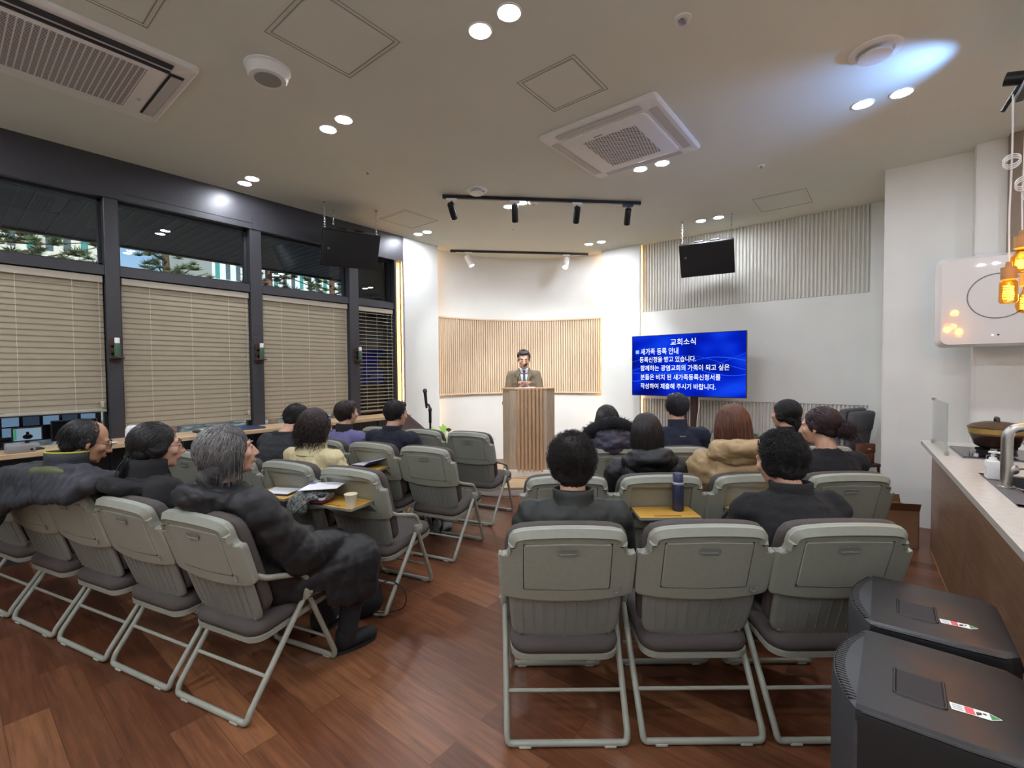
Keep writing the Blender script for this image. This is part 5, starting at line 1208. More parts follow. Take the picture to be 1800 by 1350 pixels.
# ---------------------------------------------------------------- kitchen island
KA = math.atan2(-.0404, -1.0)
KM = T(4.80, -.232, 0) @ RZ(KA)            # x runs towards the viewer along the edge, -y is away from the people... after the turn +y points into the kitchen
def kthing(name, label, cat, x, y, z, rz=0, group=None):
    p = KM @ Vector((x, y, z)); return thing(name, label, cat, p, KA+rz, group)
CT = .85
t = kthing('island_worktop', 'long pale stone worktop of the kitchen island', 'worktop', 0, 0, 0)
b = MB(); sx0, sx1, sy0, sy1 = 1.36, 2.06, .19, .56     # the sink cut-out
for q in ((0, sx0, 0, .95), (sx1, 4.5, 0, .95), (sx0, sx1, 0, sy0), (sx0, sx1, sy1, .95)): b.box(q[0], q[1], q[2], q[3], CT-.03, CT)
obj('slab', b, mat('stone_top', '#cfc9be', .22, noise=.05, nscale=26), t, None)
b = MB(); b.box(0, 4.5, -.001, 0, CT-.03, CT); obj('edge_band', b, mat('stone_edge', '#b9b2a8', .4), t, None)
t = kthing('island_cabinet', 'brown wood-grain front of the kitchen island', 'cabinet', 0, 0, 0)
b = MB(); b.box(.03, 4.45, .062, .085, .012, CT-.03); obj('front_panel', b, M_WALNUT, t, None)
b = MB(); b.box(.03, .05, .085, .90, .0, CT-.03); obj('end_panel', b, M_WALNUT, t, None)
b = MB(); b.box(.03, 4.45, .88, .90, .0, CT-.03); obj('back_panel', b, M_WALNUT, t, None)
b = MB(); b.box(.03, 4.45, .06, .088, 0, .012); obj('plinth_line', b, mat('pale_edging', '#b48d68', .5), t, None)
t = kthing('glass_guard', 'clear upright glass splash guard at the end of the worktop', 'glass guard', .10, .058, CT)
b = MB(); b.rbox(0, .66, -.004, .004, .006, .335, .001, 1); obj('pane', b, M_CLEAR, t, None)
for x in (.03, .63):
    b = MB(); b.rbox(x-.02, x+.02, -.012, .012, 0, .03, .004, 1); obj('clamp', b, mat('clamp_grey', '#a9a6a0', .4), t, 30)
b = MB(); b.rbox(-.005, .03, -.012, .012, .32, .345, .004, 1); obj('corner_clip', b, mat('clamp_grey', '#a9a6a0', .4), t, 30)
t = kthing('gas_hob', 'black glass hob set into the island worktop', 'hob', .30, .13, CT)
b = MB(); b.rbox(0, .50, 0, .62, .0, .010, .003, 1); obj('glass_top', b, mat('hob_glass', '#1c1b20', .08), t, 30)
b = MB(); b.rbox(-.006, .506, -.006, .626, .0, .006, .002, 1); obj('frame', b, mat('hob_frame', '#77737a', .3, metal=.6), t, 30)
for x, y in ((.17, .20), (.30, .46)):
    b = MB(); b.lathe([(.095, .010), (.095, .024), (.085, .028), (.05, .022), (.03, .026), (0, .026)], 28, T(x, y, 0)); obj('burner', b, M_BLACK, t, 40)
    for k in range(4):
        b = MB(); b.rbox(.05, .115, -.006, .006, .022, .040, .002, 1, T(x, y, 0) @ RZ(k*PI/2+.4)); obj('pan_support', b, M_BLACKM, t, 30)
for x in (.36, .43):
    b = MB(); b.lathe([(.022, .010), (.02, .028), (0, .03)], 20, T(x, .06, 0)); obj('control_knob', b, M_CHROME, t, 40)
t = kthing('clay_pot', 'lidded brown earthenware pot with a yellow band on the hob', 'pot', .47, .33, CT+.040)
b = MB(); b.lathe([(0, 0), (.085, 0), (.105, .012), (.130, .085), (.133, .092)], 36); obj('bowl', b, mat('clay_dark', '#33211b', .35, noise=.35, nscale=16), t, 50)
b = MB(); b.lathe([(.1305, .085), (.1375, .118), (.139, .126), (.132, .126), (.125, .09)], 36); obj('glazed_band', b, mat('clay_yellow', '#a98c4a', .35, noise=.1, nscale=30), t, 50)
b = MB(); b.lathe([(.140, .126), (.141, .132), (.115, .152), (.06, .166), (0, .170)], 36); l_ = obj('lid', b, mat('clay_lid', '#4d3a26', .35, noise=.3, nscale=20), t, 60)
b = MB(); b.tube(fillet([(-.035, 0, .165), (-.03, 0, .192), (.03, 0, .192), (.035, 0, .165)], .02), .010, 8); obj('knob', b, mat('clay_dark', '#33211b', .35), l_, 60)
t = kthing('frying_pan', 'low dark red pan on the hob at the right edge', 'pan', .60, .56, CT+.040)
b = MB(); b.lathe([(0, 0), (.11, 0), (.135, .045), (.138, .047), (.13, .045), (.105, .006), (0, .006)], 32); obj('bowl', b, mat('enamel_red', '#6d1f30', .3), t, 50)
b = MB(); b.tube([(.13, 0, .04), (.30, .06, .05)], .012, 8); obj('handle', b, M_BLACK, t, 40)
t = kthing('kitchen_sink', 'dark grey inset kitchen sink in the worktop', 'sink', 1.36, .115, CT)
b = MB()
for q in ((-.02, .72, 0, .075), (-.02, .72, .41, .45), (-.02, .02, 0, .45), (.68, .72, 0, .45)): b.box(*q, -.0, .004)
obj('rim', b, mat('sink_grey', '#5f5e60', .4, noise=.1), t, None)
b = MB(); b.loops([[(x, y, z) for x, y in rrect(.02+d, .68-d, .075+d, .41-d, .03)] for z, d in ((.003, 0), (-.16, .01), (-.18, .03))], cap0=False); obj('basin', b, mat('sink_dark', '#2f2f31', .45), t, 40)
t = kthing('kitchen_faucet', 'tall brushed steel gooseneck faucet beside the sink', 'faucet', 1.70, .15, CT+.004)
b = MB(); b.lathe([(.03, 0), (.03, .008), (.024, .012), (0, .012)], 24); b.tube(fillet([(0, 0, .0), (0, 0, .285), (-.03, .26, .285), (-.03, .26, .21)], [.06, .04], 8), .0215, 14); obj('spout', b, M_STEEL, t, 40)
b = MB(); b.tube([(-.0, .02, .09), (-.02, .06, .095), (-.04, .11, .125)], .007, 8); b.ell((0, .02, .088), (.022, .022, .024)); obj('lever', b, M_STEEL, t, 50)
t = kthing('soap_bottle', 'white square pump soap bottle beside the faucet', 'soap bottle', 1.48, .142, CT+.004)
b = MB(); b.rbox(-.036, .036, -.026, .026, 0, .092, .008, 2); obj('body', b, M_WHITE, t, 40)
b = MB(); b.lathe([(.018, .092), (.014, .108), (.006, .110), (.006, .128), (.017, .130), (.017, .138), (0, .139)], 18); b.tube([(0, 0, .134), (.0, .045, .130)], .006, 8); obj('pump', b, M_WHITE, t, 40)
b = MB(); b.rbox(-.0375, -.0365, -.018, .018, .015, .07, .0004, 1); b.rbox(-.025, .025, -.0275, -.0265, .02, .065, .0004, 1); obj('label', b, mat('label_grey', '#c9cbc6', .6), t, None)
t = kthing('clear_bottle', 'transparent pump bottle behind the white soap bottle', 'soap bottle', 1.385, .160, CT+.004)
b = MB(); b.rbox(-.028, .028, -.024, .024, 0, .105, .008, 2); obj('body', b, glass('bottle_clear', '#dcdcd6', 1.4), t, 40)
b = MB(); b.lathe([(.012, .105), (.006, .115), (.006, .125), (.013, .127), (.013, .136), (0, .137)], 16); obj('pump', b, M_STEEL, t, 40)
t = kthing('wooden_spoon', 'steel and wood spoon lying at the rim of the sink', 'spoon', 1.81, .20, CT+.006)
b = MB(); b.tube([(-.08, -.02, .006), (.02, .02, .008)], .004, 6); obj('handle', b, M_STEEL, t, 40)
b = MB(); b.ell((.05, .03, .010), (.035, .022, .009)); obj('bowl', b, mat('spoon_wood', '#8a5f38', .5), t, 60)
# cooker hood on the end wall
t = thing('cooker_hood', 'white cooker hood with a round grey circle on its glossy front', 'cooker hood', (5.05, -.95, 1.57))
Mh = RZ(-PI/2)
b = MB(); b.loops([[(x, y, z) for x, z in rrect(-.64+d, .64-d, .0+d*.6, .69-d*.6, .05)] for y, d in ((.0, .0), (.055, .0), (.085, .03), (.092, .035))][::-1], T(0, 0, 0) @ Matrix(((0, -1, 0, 0), (-1, 0, 0, 0), (0, 0, 1, 0), (0, 0, 0, 1)))); obj('front_panel', b, mat('hood_gloss', '#d6d2cd', .18, coat=1.0), t, 30, recalc=True)
b = MB(); b.box(.0, .235, -.55, .45, .02, .60); obj('housing', b, M_WHITE, t, None)
b = MB(); b.tube([(-.0935, .295+.165*math.cos(a), .375+.165*math.sin(a)) for a in np.linspace(0, 2*PI, 65)[:-1]], .0035, 6, closed=True); obj('ring', b, mat('hood_ring', '#77777a', .4), t, 40)
b = MB(); b.lathe([(.0065, 0), (.0065, .002), (0, .002)], 14, T(-.092, .29, .085) @ RY(-PI/2)); obj('touch_button', b, M_BLACK, t, 40)
b = MB(); b.lathe([(.006, 0), (.006, .002), (0, .002)], 14, T(-.092, .32, .085) @ RY(-PI/2)); obj('indicator_light', b, emission('indicator', '#a9c4ff', 3), t, 40)
# hanging rail, pendant bulbs and the blue spotlight
t = thing('pendant_rail', 'black rail over the sink holding pendant cords', 'pendant rail', (3.56, -.535, 2.80))
b = MB(); b.rbox(-2.2, .03, -.015, .015, 0, .03, .003, 1); obj('rail', b, M_BLACK, t, 30)
for x in (-.25, -1.9):
    b = MB(); b.tube([(x, 0, .03), (x, 0, .4)], .008, 8); obj('hanger_rod', b, M_BLACK, t, 40)
b = MB(); b.tube(fillet([(.025, .06, -.03), (.03, .03, .03), (.01, 0, .09), (.0, 0, .12)], .04), .010, 8); obj('spot_bracket', b, M_BLACK, t, 40)
spx = Vector((3.575, -.50, 2.925)); aim = Vector((3.69, .10, 3.13))
t = thing('blue_spotlight', 'black cylinder spotlight with a blue lens at the top right', 'spotlight', spx)
d = (aim-spx).normalized(); M = d.to_track_quat('Z', 'Y').to_matrix().to_4x4()
b = MB(); b.lathe([(0, -.16), (.03, -.16), (.033, -.155), (.033, .02), (.03, .02), (.028, .008), (0, .008)], 26, M); obj('housing', b, M_BLACK, t, 40)
b = MB(); b.lathe([(.028, .011), (0, .012)], 24, M); obj('lens', b, emission('blue_lens', '#4f95ff', 3.0), t, 40)
link_light('blue_beam', spot_data(BLUE_WATT, 80, (.22, .45, 1.0), 1.0, .02), spx+d*.03, aim=aim)
M_AMB = glass('amber_glass', '#ffcf7a', 1.45); M_FIL = emission('filament', '#ffb84a', BULB_STRENGTH); M_OAK = mat('socket_wood', '#a98252', .5, noise=.15, nscale=20)
def pendant(lb, x, y, z, kind, loop):
    t = thing('pendant_lamp', lb, 'pendant lamp', (x, y, z), 0, 'amber bulb pendants over the sink')
    H = 2.80-z
    b = MB(); pts = [(0, 0, .15), (.004, .003, H*.4), (-.003, 0, H*.55), (.003, -.003, H*.8), (0, 0, H)]
    b.tube(fillet(pts, .12, 4), .0038, 6)
    for k in range(3):
        c = V3(-.012, 0, loop-z+k*.004); b.tube([c + V3(.045*math.cos(a)*SA, -.045*math.cos(a)*CA, .026*math.sin(a)+.012*math.cos(a)+k*.006) for a in np.linspace(0, 2*PI, 25)[:-1]], .0032, 6, closed=True)
    obj('cord', b, M_WHITE, t, 60)
    b = MB(); b.lathe([(0, .15), (.012, .15), (.014, .125), (.031, .122), (.031, .06), (.026, .058), (0, .058)], 24); obj('socket', b, M_OAK, t, 40)
    prof = {'round': [(.016, .06), (.024, .04), (.047, .005), (.05, -.02), (.038, -.05), (.015, -.066), (0, -.068)], 'tube': [(.02, .06), (.034, .045), (.036, -.05), (.03, -.06), (0, -.062)], 'pear': [(.015, .06), (.022, .03), (.04, -.01), (.046, -.04), (.036, -.072), (0, -.085)]}[kind]
    pl = bpy.data.lights.new('bulb_light', 'POINT'); pl.energy = 2.2; pl.color = (1, .62, .22); pl.shadow_soft_size = .03; link_light('bulb_light', pl, (x, y, z-.01))
    b = MB(); b.lathe(prof, 28); obj('bulb', b, M_AMB, t, 60)
    b = MB(); r0, z0, z1, n = {'round': (.018, .0, -.04, 7), 'tube': (.018, .03, -.045, 6), 'pear': (.024, .0, -.065, 6)}[kind]
    b.tube([(r0*math.cos(a*2*PI), r0*math.sin(a*2*PI), z0+(z1-z0)*a/n) for a in np.linspace(0, n, n*12)], .0028, 5); obj('filament', b, M_FIL, t, 60)
pendant('amber pendant bulb with a wide wooden cap, highest of the cluster', 3.51, -.545, 1.965, 'round', 2.34)
pendant('amber tube bulb pendant in front of the ring on the hood', 3.47, -.495, 1.805, 'tube', 2.45)
pendant('amber pendant bulb cut by the right edge, lowest of the cluster', 3.55, -.575, 1.775, 'pear', 2.3)
pendant('amber pendant bulb hidden to the right of the picture', 3.2, -.56, 1.85, 'round', 2.4)
pendant('amber pendant bulb farther right over the near worktop', 2.7, -.56, 1.95, 'pear', 2.35)

# ---------------------------------------------------------------- portable loudspeakers at the lower right
M_ABS = mat('speaker_abs', '#1b1b1d', .36, noise=.08, nscale=300, bump=.25, bscale=700, bdist=.001)
def portable(lb, x, y, rz, slb):
    # local +x points away from the grille, y across
    t = thing('portable_loudspeaker', lb, 'loudspeaker', (x, y, 0), rz)
    D, Wd, Hh = .30, .39, .70
    plan = lambda q: [(0, -Wd/2+q), (D*.6, -Wd/2+q+.004), (D-q-.02, -Wd/2+.014+q), (D-q, -Wd/2+.035+q), (D-q, Wd/2-.035-q), (D-q-.02, Wd/2-.014-q), (D*.6, Wd/2-q-.004), (0, Wd/2-q)]
    b = MB(); b.loops([[(px, py, z) for px, py in plan(q)] for z, q in ((0.012, .012), (.03, 0), (Hh-.02, 0), (Hh-.006, .004), (Hh, .014))]); obj('cabinet', b, M_ABS, t, 25, recalc=True)
    b = MB(); lo = []
    for z, q in ((.02, .008), (.04, 0), (Hh-.03, 0), (Hh-.006, .008), (Hh-.002, .02)): lo.append([(-.055*math.cos(s*PI/2)**.8*(1 if abs(s) < 1 else 0)-.003+q*.5, s*(Wd/2-q*.6), z) for s in np.linspace(-1, 1, 17)] + [(.004, Wd/2-q*.6, z), (.004, -Wd/2+q*.6, z)])
    b.loops(lo); gr = obj('front_grille', b, mat('grille_grey', '#3a3b3d', .5, noise=.3, nscale=500), t, 40, recalc=True)
    b = MB()
    for k in range(34):
        s = -.84+1.68*k/33; px = -.055*math.cos(s*PI/2)**.8
        b.box(px+.003, px+.024, s*Wd/2-.0013, s*Wd/2+.0013, Hh-.012, Hh-.0008)
    obj('grille_rib', b, mat('rib_dark', '#1d1e20', .6), gr, None)
    for py in (-.13, .13):
        b = MB(); b.rbox(.02, .06, py-.03, py+.03, 0, .014, .004, 1); b.rbox(.22, .26, py-.03, py+.03, 0, .014, .004, 1); obj('foot', b, M_BLACKM, t, 30)
    b = MB(); b.rbox(.065, .145, -.085, .02, Hh-.004, Hh+.0008, .002, 1); obj('handle_flap', b, mat('flap', '#17171a', .6), t, 30)
    b = MB(); b.tube(fillet([(.063, .022, Hh), (.063, -.088, Hh), (.148, -.088, Hh), (.148, .022, Hh)], .006), .0032, 6); obj('handle_edge', b, M_BLACK, t, 40)
    # sticker: white with a red field, a small dark figure and a green arrow end
    Ms = T(.155, -.065, Hh+.0006) @ RZ(.10) @ Matrix.Scale(.8, 4)
    b = MB(); b.prism([(0, -.016), (.075, -.016), (.098, 0), (.075, .016), (0, .016)], 0, .0006, Ms); st = obj('sticker', b, mat('sticker_white', '#e9ebe6', .5), t, None)
    b = MB(); b.prism([(.076, -.013), (.094, 0), (.076, .013)], .0006, .0009, Ms); obj('green_arrow', b, mat('sticker_green', '#2f8a4c', .5), st, None)
    b = MB(); b.prism([(.028, -.014), (.046, -.014), (.046, .014), (.028, .014)], .0006, .0009, Ms); obj('red_field', b, mat('sticker_red', '#e0565a', .5), st, None)
    b = MB(); b.prism([(.049, -.012), (.060, -.004), (.060, .006), (.049, .002)], .0006, .0009, Ms); b.prism(arc(.066, .003, .004, 0, 330, 8), .0006, .0009, Ms); obj('dark_figure', b, M_BLACK, st, None)
    b = MB()
    for k in range(3): b.box(.004, .024, -.010+.008*k, -.007+.008*k, .0006, .0008, Ms)
    obj('fine_print', b, mat('print_grey', '#8d8f8c', .6), st, None)
    for s in (-1, 1):
        b = MB(); b.tube([(.01, s*(Wd/2-.004), Hh-.008), (D*.6, s*(Wd/2-.008), Hh-.008), (D-.03, s*(Wd/2-.017), Hh-.008)], .004, 6); obj('edge_bead', b, M_ABS, t, 40)
    b = MB(); b.tube([(D+.012, -.06, .62), (D+.012, .06, .62)], .010, 8); b.tube([(D-.01, -.06, .62), (D+.012, -.06, .62)], .008, 6); b.tube([(D-.01, .06, .62), (D+.012, .06, .62)], .008, 6); obj('rear_handle', b, M_BLACK, t, 40)
portable('black portable loudspeaker nearest the camera in the lower right corner', 1.40, .035, -PI/2-.02, '')
portable('black portable loudspeaker behind the nearest one, beside the island front', 1.83, .022, -PI/2, '')

# ---------------------------------------------------------------- things left about
def at_chair(k, x, y, z):
    cx, cy, d = CHAIRS[k]; a = ca(d)-PI/2; return cw(cx, cy, 0) + Matrix.Rotation(a, 3, 'Z') @ Vector((x, y, z)), a
TT = .676
p, a = at_chair('L20', .125, -.155, TT)
t = thing('paper_cup', 'cream paper cup standing on the tray of the aisle chair', 'paper cup', p)
b = MB(); b.lathe([(0, 0), (.024, 0), (.0345, .068), (.036, .070), (.0345, .072), (.033, .069), (.023, .004), (0, .004)], 28); obj('cup', b, mat('paper_cream', '#e6dcc0', .7), t, 40)
p, a = at_chair('L20', -.13, -.125, TT)
t = thing('patterned_bag', 'patterned pouch stuffed with books, beside the paper cup', 'bag', p, a+.15)
b = MB(); b.ell((-.03, -.02, .036), (.12, .09, .040)); b.rbox(-.12, .06, -.07, .06, .0, .06, .02, 2); b.ell((-.08, -.10, -.01), (.07, .03, .06)); me = remesh(b, .008, 5, 'pouch'); v = vget(me); vset(me, v + nget(me)*(.005*vnoise(v, 55, 4))[:, None]); put('pouch', me, mat('pattern_fabric', '#6d6f6b', .9, noise=.85, nscale=75), t)
for k, (z, c, n_) in enumerate(((.006, '#5c1d2b', 'red_book'), (.024, '#d9d7da', 'white_book'), (.040, '#2c2630', 'dark_book'))):
    b = MB(); b.rbox(-.085, .075, -.085, .02, z, z+.014, .002, 1); obj(n_, b, mat(n_, c, .6), t, 30)
b = MB(); b.tube(fillet([(.03, -.07, .05), (-.03, -.13, .0), (-.10, -.12, -.06), (-.12, -.06, .03)], .05, 6), .006, 6, flat=.5); obj('strap', b, mat('pattern_fabric', '#6d6f6b', .9), t, 60)
b = MB(); b.caps((-.11, -.08, .0), .008, (-.12, -.09, -.035), .006); obj('red_pen', b, mat('pen_red', '#b5303a', .4), t, 180)
p, a = at_chair('L20', -.12, -.12, TT+.082)
t = thing('printed_leaflet', 'white printed sheet lying on the patterned pouch', 'leaflet', p, a+.5)
b = MB(); b.add([(-.11, -.09, .0), (.10, -.075, .004), (.12, .08, .006), (-.085, .085, .002), (-.11, -.09, -.003), (.10, -.075, .001), (.12, .08, .003), (-.085, .085, -.001)], [(0, 1, 2, 3), (7, 6, 5, 4), (0, 4, 5, 1), (1, 5, 6, 2), (2, 6, 7, 3), (3, 7, 4, 0)]); obj('sheet', b, M_PAPER, t, None)
b = MB(); b.quad((-.106, .045, .0032), (-.06, .048, .0042), (-.056, .078, .0042), (-.09, .076, .0032)); obj('blue_print', b, mat('print_blue', '#4a5aa8', .7), t, None)
p, a = at_chair('L21', .02, -.09, TT)
t = thing('white_handout', 'white booklet with dark edge on the second tray behind the grey-haired woman', 'booklet', p, a+.25)
b = MB(); b.rbox(-.10, .09, -.07, .07, 0, .008, .002, 1); obj('cover', b, M_BLACK, t, 30); b = MB(); b.box(-.095, .085, -.065, .067, .008, .012); obj('page', b, M_PAPER, t, None)
# the man in navy keeps a booklet on his tray: the chair in front of him is not used for it, so it lies on the neighbour's seat back
p, a = at_chair('L31', .03, -.06, .685)
t = thing('blue_booklet', 'open white booklet with a blue cover edge, left of the black handbag', 'booklet', p, a-.25)
b = MB(); b.add([(-.15, -.08, 0), (.0, -.08, .012), (.0, .08, .02), (-.15, .08, .008), (.0, -.08, .008), (.09, -.08, .05), (.09, .08, .058), (.0, .08, .016)], [(0, 1, 2, 3), (4, 5, 6, 7)]); o = obj('pages', b, M_PAPER, t, None); md = o.modifiers.new('s', 'SOLIDIFY'); md.thickness = .004
b = MB(); b.add([(-.15, -.084, -.006), (.0, -.084, .004), (.0, .084, .012), (-.15, .084, .0), (.0, -.084, .002), (.097, -.084, .046), (.097, .084, .054), (.0, .084, .010)], [(0, 1, 2, 3), (4, 5, 6, 7)]); o = obj('cover', b, mat('cover_blue', '#3a4fa8', .5), t, None); md = o.modifiers.new('s', 'SOLIDIFY'); md.thickness = .003
p, a = at_chair('R22', .075, -.075, TT)
t = thing('vacuum_flask', 'slim navy vacuum flask with a pale ring standing on a tray', 'flask', p)
b = MB(); b.lathe([(0, 0), (.028, 0), (.0295, .004), (.0295, .135), (.027, .142), (0, .142)], 28); obj('body', b, mat('flask_navy', '#3a3f57', .35, metal=.4), t, 40)
b = MB(); b.lathe([(.0305, .138), (.031, .141), (.031, .148), (.029, .150)], 28); obj('ring', b, mat('flask_ring', '#c9ccd6', .3, metal=.6), t, 40)
b = MB(); b.lathe([(.0275, .148), (.026, .165), (.0255, .19), (.022, .197), (0, .198)], 28); obj('cap', b, mat('flask_cap', '#4e546e', .3, metal=.4), t, 40)
p, a = at_chair('R23', -.04, -.08, TT)
t = thing('folded_paper', 'white paper on the tray behind the tan puffer jacket', 'paper', p, a+.3)
b = MB(); b.box(-.04, .06, -.09, .05, 0, .003); obj('sheet', b, M_PAPER, t, None)
def soft_bag(name, lb, cat, loc, rz, vol, m, handle, hm=None, vox=.008, amp=.006):
    t = thing(name, lb, cat, loc, rz); b = MB()
    for c, r in vol: b.ell(c, r)
    me = remesh(b, vox, 5, 'bag_body'); v = vget(me); vset(me, v + nget(me)*(amp*vnoise(v*np.array((1.6, 1.6, .7)), 30, 5))[:, None]); put('bag_body', me, m, t)
    for h in handle:
        b = MB(); b.tube(fillet(h, .05, 6), .007, 8, flat=.45); obj('handle', b, hm or m, t, 60)
    return t
p, a = at_chair('L31', .205, -.045, 0)
soft_bag('black_handbag', 'black glossy handbag hanging behind the empty aisle chair', 'handbag', p, a, [((-.02, -.12, .42), (.105, .06, .13)), ((-.02, -.125, .34), (.115, .07, .08)), ((-.02, -.11, .53), (.06, .035, .07))], mat('black_leather', '#121214', .3, noise=.1, nscale=60), [[(-.05, -.11, .54), (-.04, -.08, .63), (.0, -.06, .64), (.02, -.11, .54)]])
fb = cw(-.86, 2.66)
soft_bag('floor_bag', 'black cloth bag with a loose strap on the floor beside the black boots', 'bag', fb, ca(30), [((0, .0, .08), (.10, .06, .08)), ((.03, .01, .12), (.07, .04, .07))], mat('black_canvas', '#18181a', .85, bump=.3, bscale=300), [[(.06, 0, .15), (.13, -.03, .20), (.22, -.07, .12), (.21, -.09, .03), (.10, -.08, .02), (.02, -.05, .04)]], amp=.005)
cb = cw(3.03, 3.73)
t = thing('cardboard_box', 'open cardboard box on the floor at the end of the island', 'cardboard box', cb, ca(-14))
M_CARD = mat('cardboard', '#a07c5c', .8, noise=.08, nscale=14)
b = MB()
for q in ((-.16, .16, -.13, -.124), (-.16, .16, .124, .13), (-.16, -.154, -.13, .13), (.154, .16, -.13, .13)): b.box(*q, 0, .30)
b.box(-.16, .16, -.13, .13, 0, .006); obj('carton', b, M_CARD, t, None)
for q, ax in (((-.16, .16), 1), ((-.16, .16), -1)):
    b = MB(); b.add([(-.16, ax*.13, .30), (.16, ax*.13, .30), (.16, ax*(.15), .36), (-.16, ax*(.15), .36), (-.16, ax*.134, .30), (.16, ax*.134, .30), (.16, ax*(.154), .36), (-.16, ax*(.154), .36)], [(0, 1, 2, 3), (7, 6, 5, 4), (0, 4, 5, 1), (1, 5, 6, 2), (2, 6, 7, 3), (3, 7, 4, 0)]); obj('flap', b, mat('cardboard_dark', '#6d4a33', .8, noise=.08, nscale=14), t, None, recalc=True)
# folded chair leaning in the corner
fc = cw(3.62, 4.72); t = thing('leaning_chair', 'folded dark grey padded chair leaning in the corner by the ribbed wall', 'chair', fc, ca(-62))
M_GREYU = mat('grey_upholstery', '#55565b', .85, noise=.08, nscale=200, bump=.3, bscale=500); Mt = RY(math.radians(8))
b = MB(); b.rbox(-.075, -.005, -.21, .21, .30, 1.0, .03, 3, T(-.22, 0, 0) @ Mt); obj('seat_cushion', b, M_GREYU, t, 50)
b = MB(); b.rbox(.005, .075, -.20, .20, .28, .80, .025, 3, T(-.22, 0, 0) @ Mt); obj('back_cushion', b, M_GREYU, t, 50)
b = MB(); b.rbox(.0, .085, -.20, .20, .77, .985, .03, 3, T(-.22, 0, 0) @ Mt); obj('head_pad', b, M_GREYU, t, 50)
b = MB(); b.rbox(-.10, -.078, -.20, .20, .25, .80, .008, 2, T(-.22, 0, 0) @ Mt); obj('back_shell', b, mat('grey_shell', '#3c3d40', .5), t, 40)
for s in (-1, 1):
    b = MB(); b.tube([(-.10, s*.215, .80), (-.20, s*.215, .05), (-.205, s*.2, .012)], .012, 8); b.tube([(-.12, s*.22, .72), (-.10, s*.22, .012)], .012, 8); obj('leg', b, M_TUBE, t, 40)
lb_ = cw(3.49, 4.57)
t = thing('leather_bag', 'small brown leather bag with a gold clasp beside the leaning chair', 'handbag', (lb_.x, lb_.y, .475), ca(6))
b = MB(); b.rbox(-.075, .075, -.04, .04, 0, .19, .015, 3); obj('bag_body', b, mat('brown_leather', '#6b3a22', .45, noise=.12, nscale=50), t, 50)
b = MB(); b.rbox(-.078, .078, -.045, .0, .10, .195, .012, 3); obj('flap', b, mat('brown_leather2', '#5d311d', .45), t, 50)
b = MB(); b.rbox(-.018, .018, -.052, -.044, .135, .155, .004, 2); obj('clasp', b, mat('gold', '#d2b36a', .25, metal=1), t, 40)
t = thing('bag_stool', 'low stool under the brown leather bag', 'stool', (lb_.x, lb_.y, 0), ca(6))
b = MB(); b.rbox(-.11, .11, -.09, .09, .445, .475, .01, 2); obj('seat', b, M_BROWN, t, 40)
for sx in (-1, 1):
    for sy in (-1, 1):
        b = MB(); b.tube([(sx*.085, sy*.065, .445), (sx*.095, sy*.075, 0)], .011, 8); obj('leg', b, M_BROWN, t, 40)
# the coat thrown over two chair backs
t = thing('draped_coat', 'dark coat with an olive lining thrown over the chair backs at the left', 'coat', cw(-2.43, 2.5), ca(-24.5))
b = MB(); g = np.random.default_rng(9)
XS = np.linspace(-.44, .52, 17)
for i, x in enumerate(XS):
    f = i/16; top = np.interp(f, (0, .25, .7, 1), (.80, .90, .915, .90)); ln = np.interp(f, (0, .12, .4, .7, 1), (.34, .28, .15, .10, .06))
    b.caps((x, -.03, top-.005), .05, (x+.02, -.13, top-.005), .048, 10); b.caps((x, -.135, top-.012), .044, (x-.03, -.185, top-ln), .034, 10); b.caps((x, -.03, top-.02), .035, (x, .05, top-.12), .03, 8)
b.caps((-.44, -.16, .74), .06, (-.42, -.18, .50), .05, 10); b.caps((-.40, -.10, .86), .05, (.40, -.09, .945), .045, 10)
me = remesh(b, .011, 5, 'coat_shell'); v = vget(me); vset(me, v + nget(me)*(.008*vnoise(v*np.array((1.0, 1.6, 1.4)), 22, 3) + .003*vnoise(v, 60, 2))[:, None]); put('coat_shell', me, mat('dark_shell', '#22242a'), t)
b = MB(); b.ell((.20, -.135, .935), (.15, .030, .028), R=RY(-.05)); b.ell((.08, -.138, .925), (.07, .028, .026)); me = remesh(b, .008, 4, 'olive_lining'); put('olive_lining', me, mat('olive_nylon', '#4d5232', .6, noise=.1, nscale=90), t)
# logo tab on the navy fleece: a small pale tag sewn to its back

# ---------------------------------------------------------------- beyond the windows
b = MB(); b.box(-14, 9, WV+.16, 7.15, 2.95, 3.15); so = struct('trim_22', b, mat('soffit_dark', '#4a4f60', .6))
b = MB()
for i in range(210): b.box(-14+.108*i, -14+.108*i+.006, WV+.17, 7.15, 2.944, 2.951)
obj('soffit_joint', b, mat('soffit_joint', '#6d7280', .5), so, None)
b = MB(); b.box(-14, 9, 7.10, 7.16, 2.93, 3.3); obj('fascia', b, M_CHAR2, so, None)
b = MB(); b.box(3.52, 9, 5.55, 5.65, 0, 3.2); struct('trim_23', b, mat('outer_wall', '#3a3338', .7))
b = MB(); b.box(-60, 90, 5.46, 110, -.3, -.12); g_ = struct('ground', b, mat('paving', '#8a8880', .9, noise=.15, nscale=1.5))
M_BARK = mat('pine_bark', '#6a4c3c', .9, noise=.35, nscale=14); M_NEED = mat('pine_needles', '#55653f', .7, noise=.3, nscale=3)
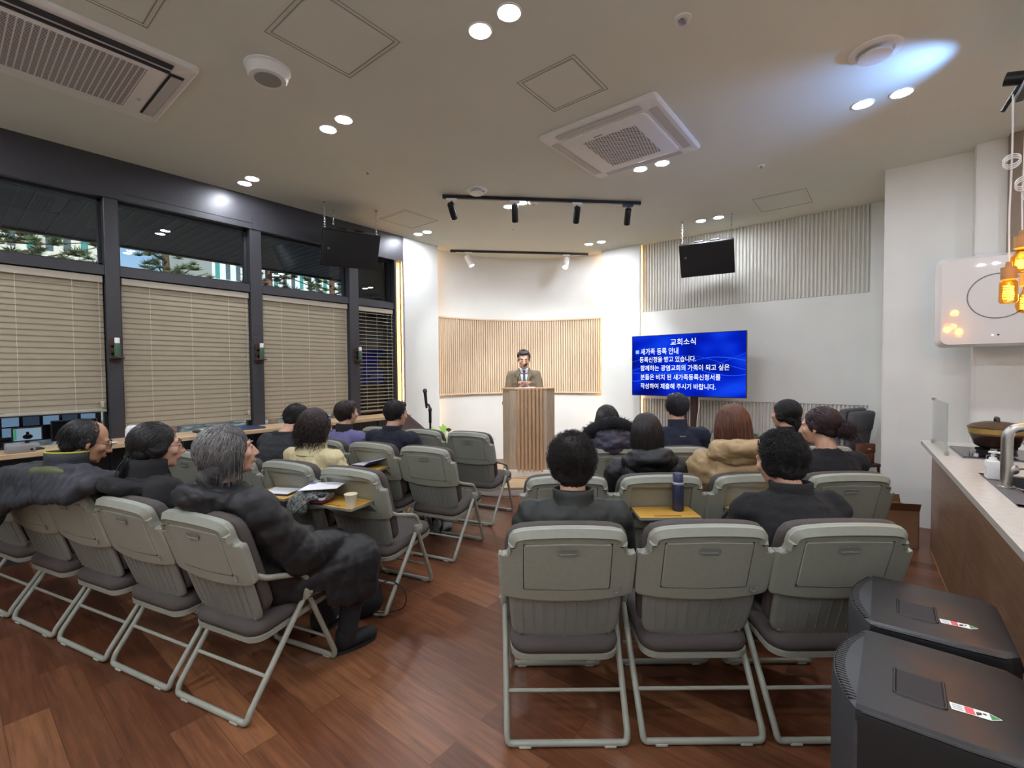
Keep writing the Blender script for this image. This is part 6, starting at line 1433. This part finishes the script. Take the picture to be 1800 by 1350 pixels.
def pine(lb, x, y, h, seed, base=1.6):
    g = np.random.default_rng(seed); t = thing('pine_tree', lb, 'tree', (x, y, -.12), 0, 'pine trees outside the windows')
    tr = MB(); tr.tube([(0, 0, 0), (.05, .03, h*.35), (-.03, .05, h*.7), (0, 0, h)], [.11, .09, .06, .02], 10); obj('trunk', tr, M_BARK, t, 60)
    br = MB(); nd = MB(); V = []; F = []
    for k in range(64):
        z = base + (h-base)*g.uniform(0, 1)**.85; a = g.uniform(0, 6.28); L = (1.0-.62*(z-base)/(h-base))*g.uniform(1.0, 1.9)
        d = V3(math.cos(a), math.sin(a), g.uniform(.0, .35)); e = V3(0, 0, z); pts = [e, e+d*L*.5+V3(0, 0, -.05), e+d*L]
        br.tube(pts, [.026, .016, .007], 5)
        for q in range(9):
            s = g.uniform(.35, 1); c = e + d*L*s + g.normal(size=3)*.13; n = 60
            dd = g.normal(size=(n, 3)); dd[:, 2] = np.abs(dd[:, 2])*.7; dd /= np.linalg.norm(dd, axis=1, keepdims=True); w = np.cross(dd, g.normal(size=(n, 3))); w /= np.linalg.norm(w, axis=1, keepdims=True)
            ln = g.uniform(.09, .17, (n, 1)); o = len(V)*3
            tri = np.stack([c - w*.010, c + w*.010, c + dd*ln], 1); V.append(tri)
    obj('branches', br, M_BARK, t, 60)
    Vv = np.concatenate(V); nd.add(Vv.reshape(-1, 3), [(3*i, 3*i+1, 3*i+2) for i in range(len(Vv))]); obj('foliage', nd, M_NEED, t, None)
pine('pine tree seen through the leftmost upper pane', .6, 11.5, 7.2, 1)
pine('pine tree behind the first mullion, against the blue sky', 3.4, 12.8, 6.8, 2)
pine('pine tree in the middle of the second upper pane', 5.4, 12.2, 7.4, 3)
pine('pine tree left of the hanging loudspeaker, in the third upper pane', 6.9, 11.8, 7.0, 4)
pine('pine tree at the far left outside', -2.0, 12.4, 6.6, 5)
def tower(lb, x0, x1, y, h, c, c2, n, m_):
    t = thing('apartment_building', lb, 'building', ((x0+x1)/2, y, -.12)); w = (x1-x0)/2
    b = MB(); b.box(-w, w, 0, 12, 0, h); obj('wall', b, mat('facade_'+c, c, .8, noise=.05, nscale=.4), t, None)
    bw = MB(); bt = MB(); bs = MB()
    for i in range(n):
        x = -w + (i+.5)*2*w/n
        for k in range(m_):
            z = 1.2+k*2.9; q = bw if i % 3 else bt
            q.box(x-.32*w/n*1.3, x+.32*w/n*1.3, -.06, .02, z, z+1.5)
            if i % 3 == 0: bs.box(x-.8*w/n, x+.8*w/n, -.9, 0, z-.5, z-.3)
    obj('windows', bw, mat('far_window', '#4b5a63', .3), t, None); obj('balcony_glazing', bt, mat('far_teal', c2, .3), t, None); obj('balcony_slab', bs, mat('far_slab', '#cfd2d0', .8), t, None)
    b = MB(); b.box(-w-.3, w+.3, -.3, 12.3, h, h+.5); obj('roof', b, mat('far_roof', '#b9bcbb', .8), t, None)
tower('pale apartment tower with teal balconies behind the pines at the right panes', 15.5, 34, 46, 42, '#d9dcd8', '#3f8a86', 22, 14)
tower('cream apartment block behind the leftmost pine', -1.5, 8.2, 44, 38, '#cfccbe', '#6fb0a6', 11, 12)
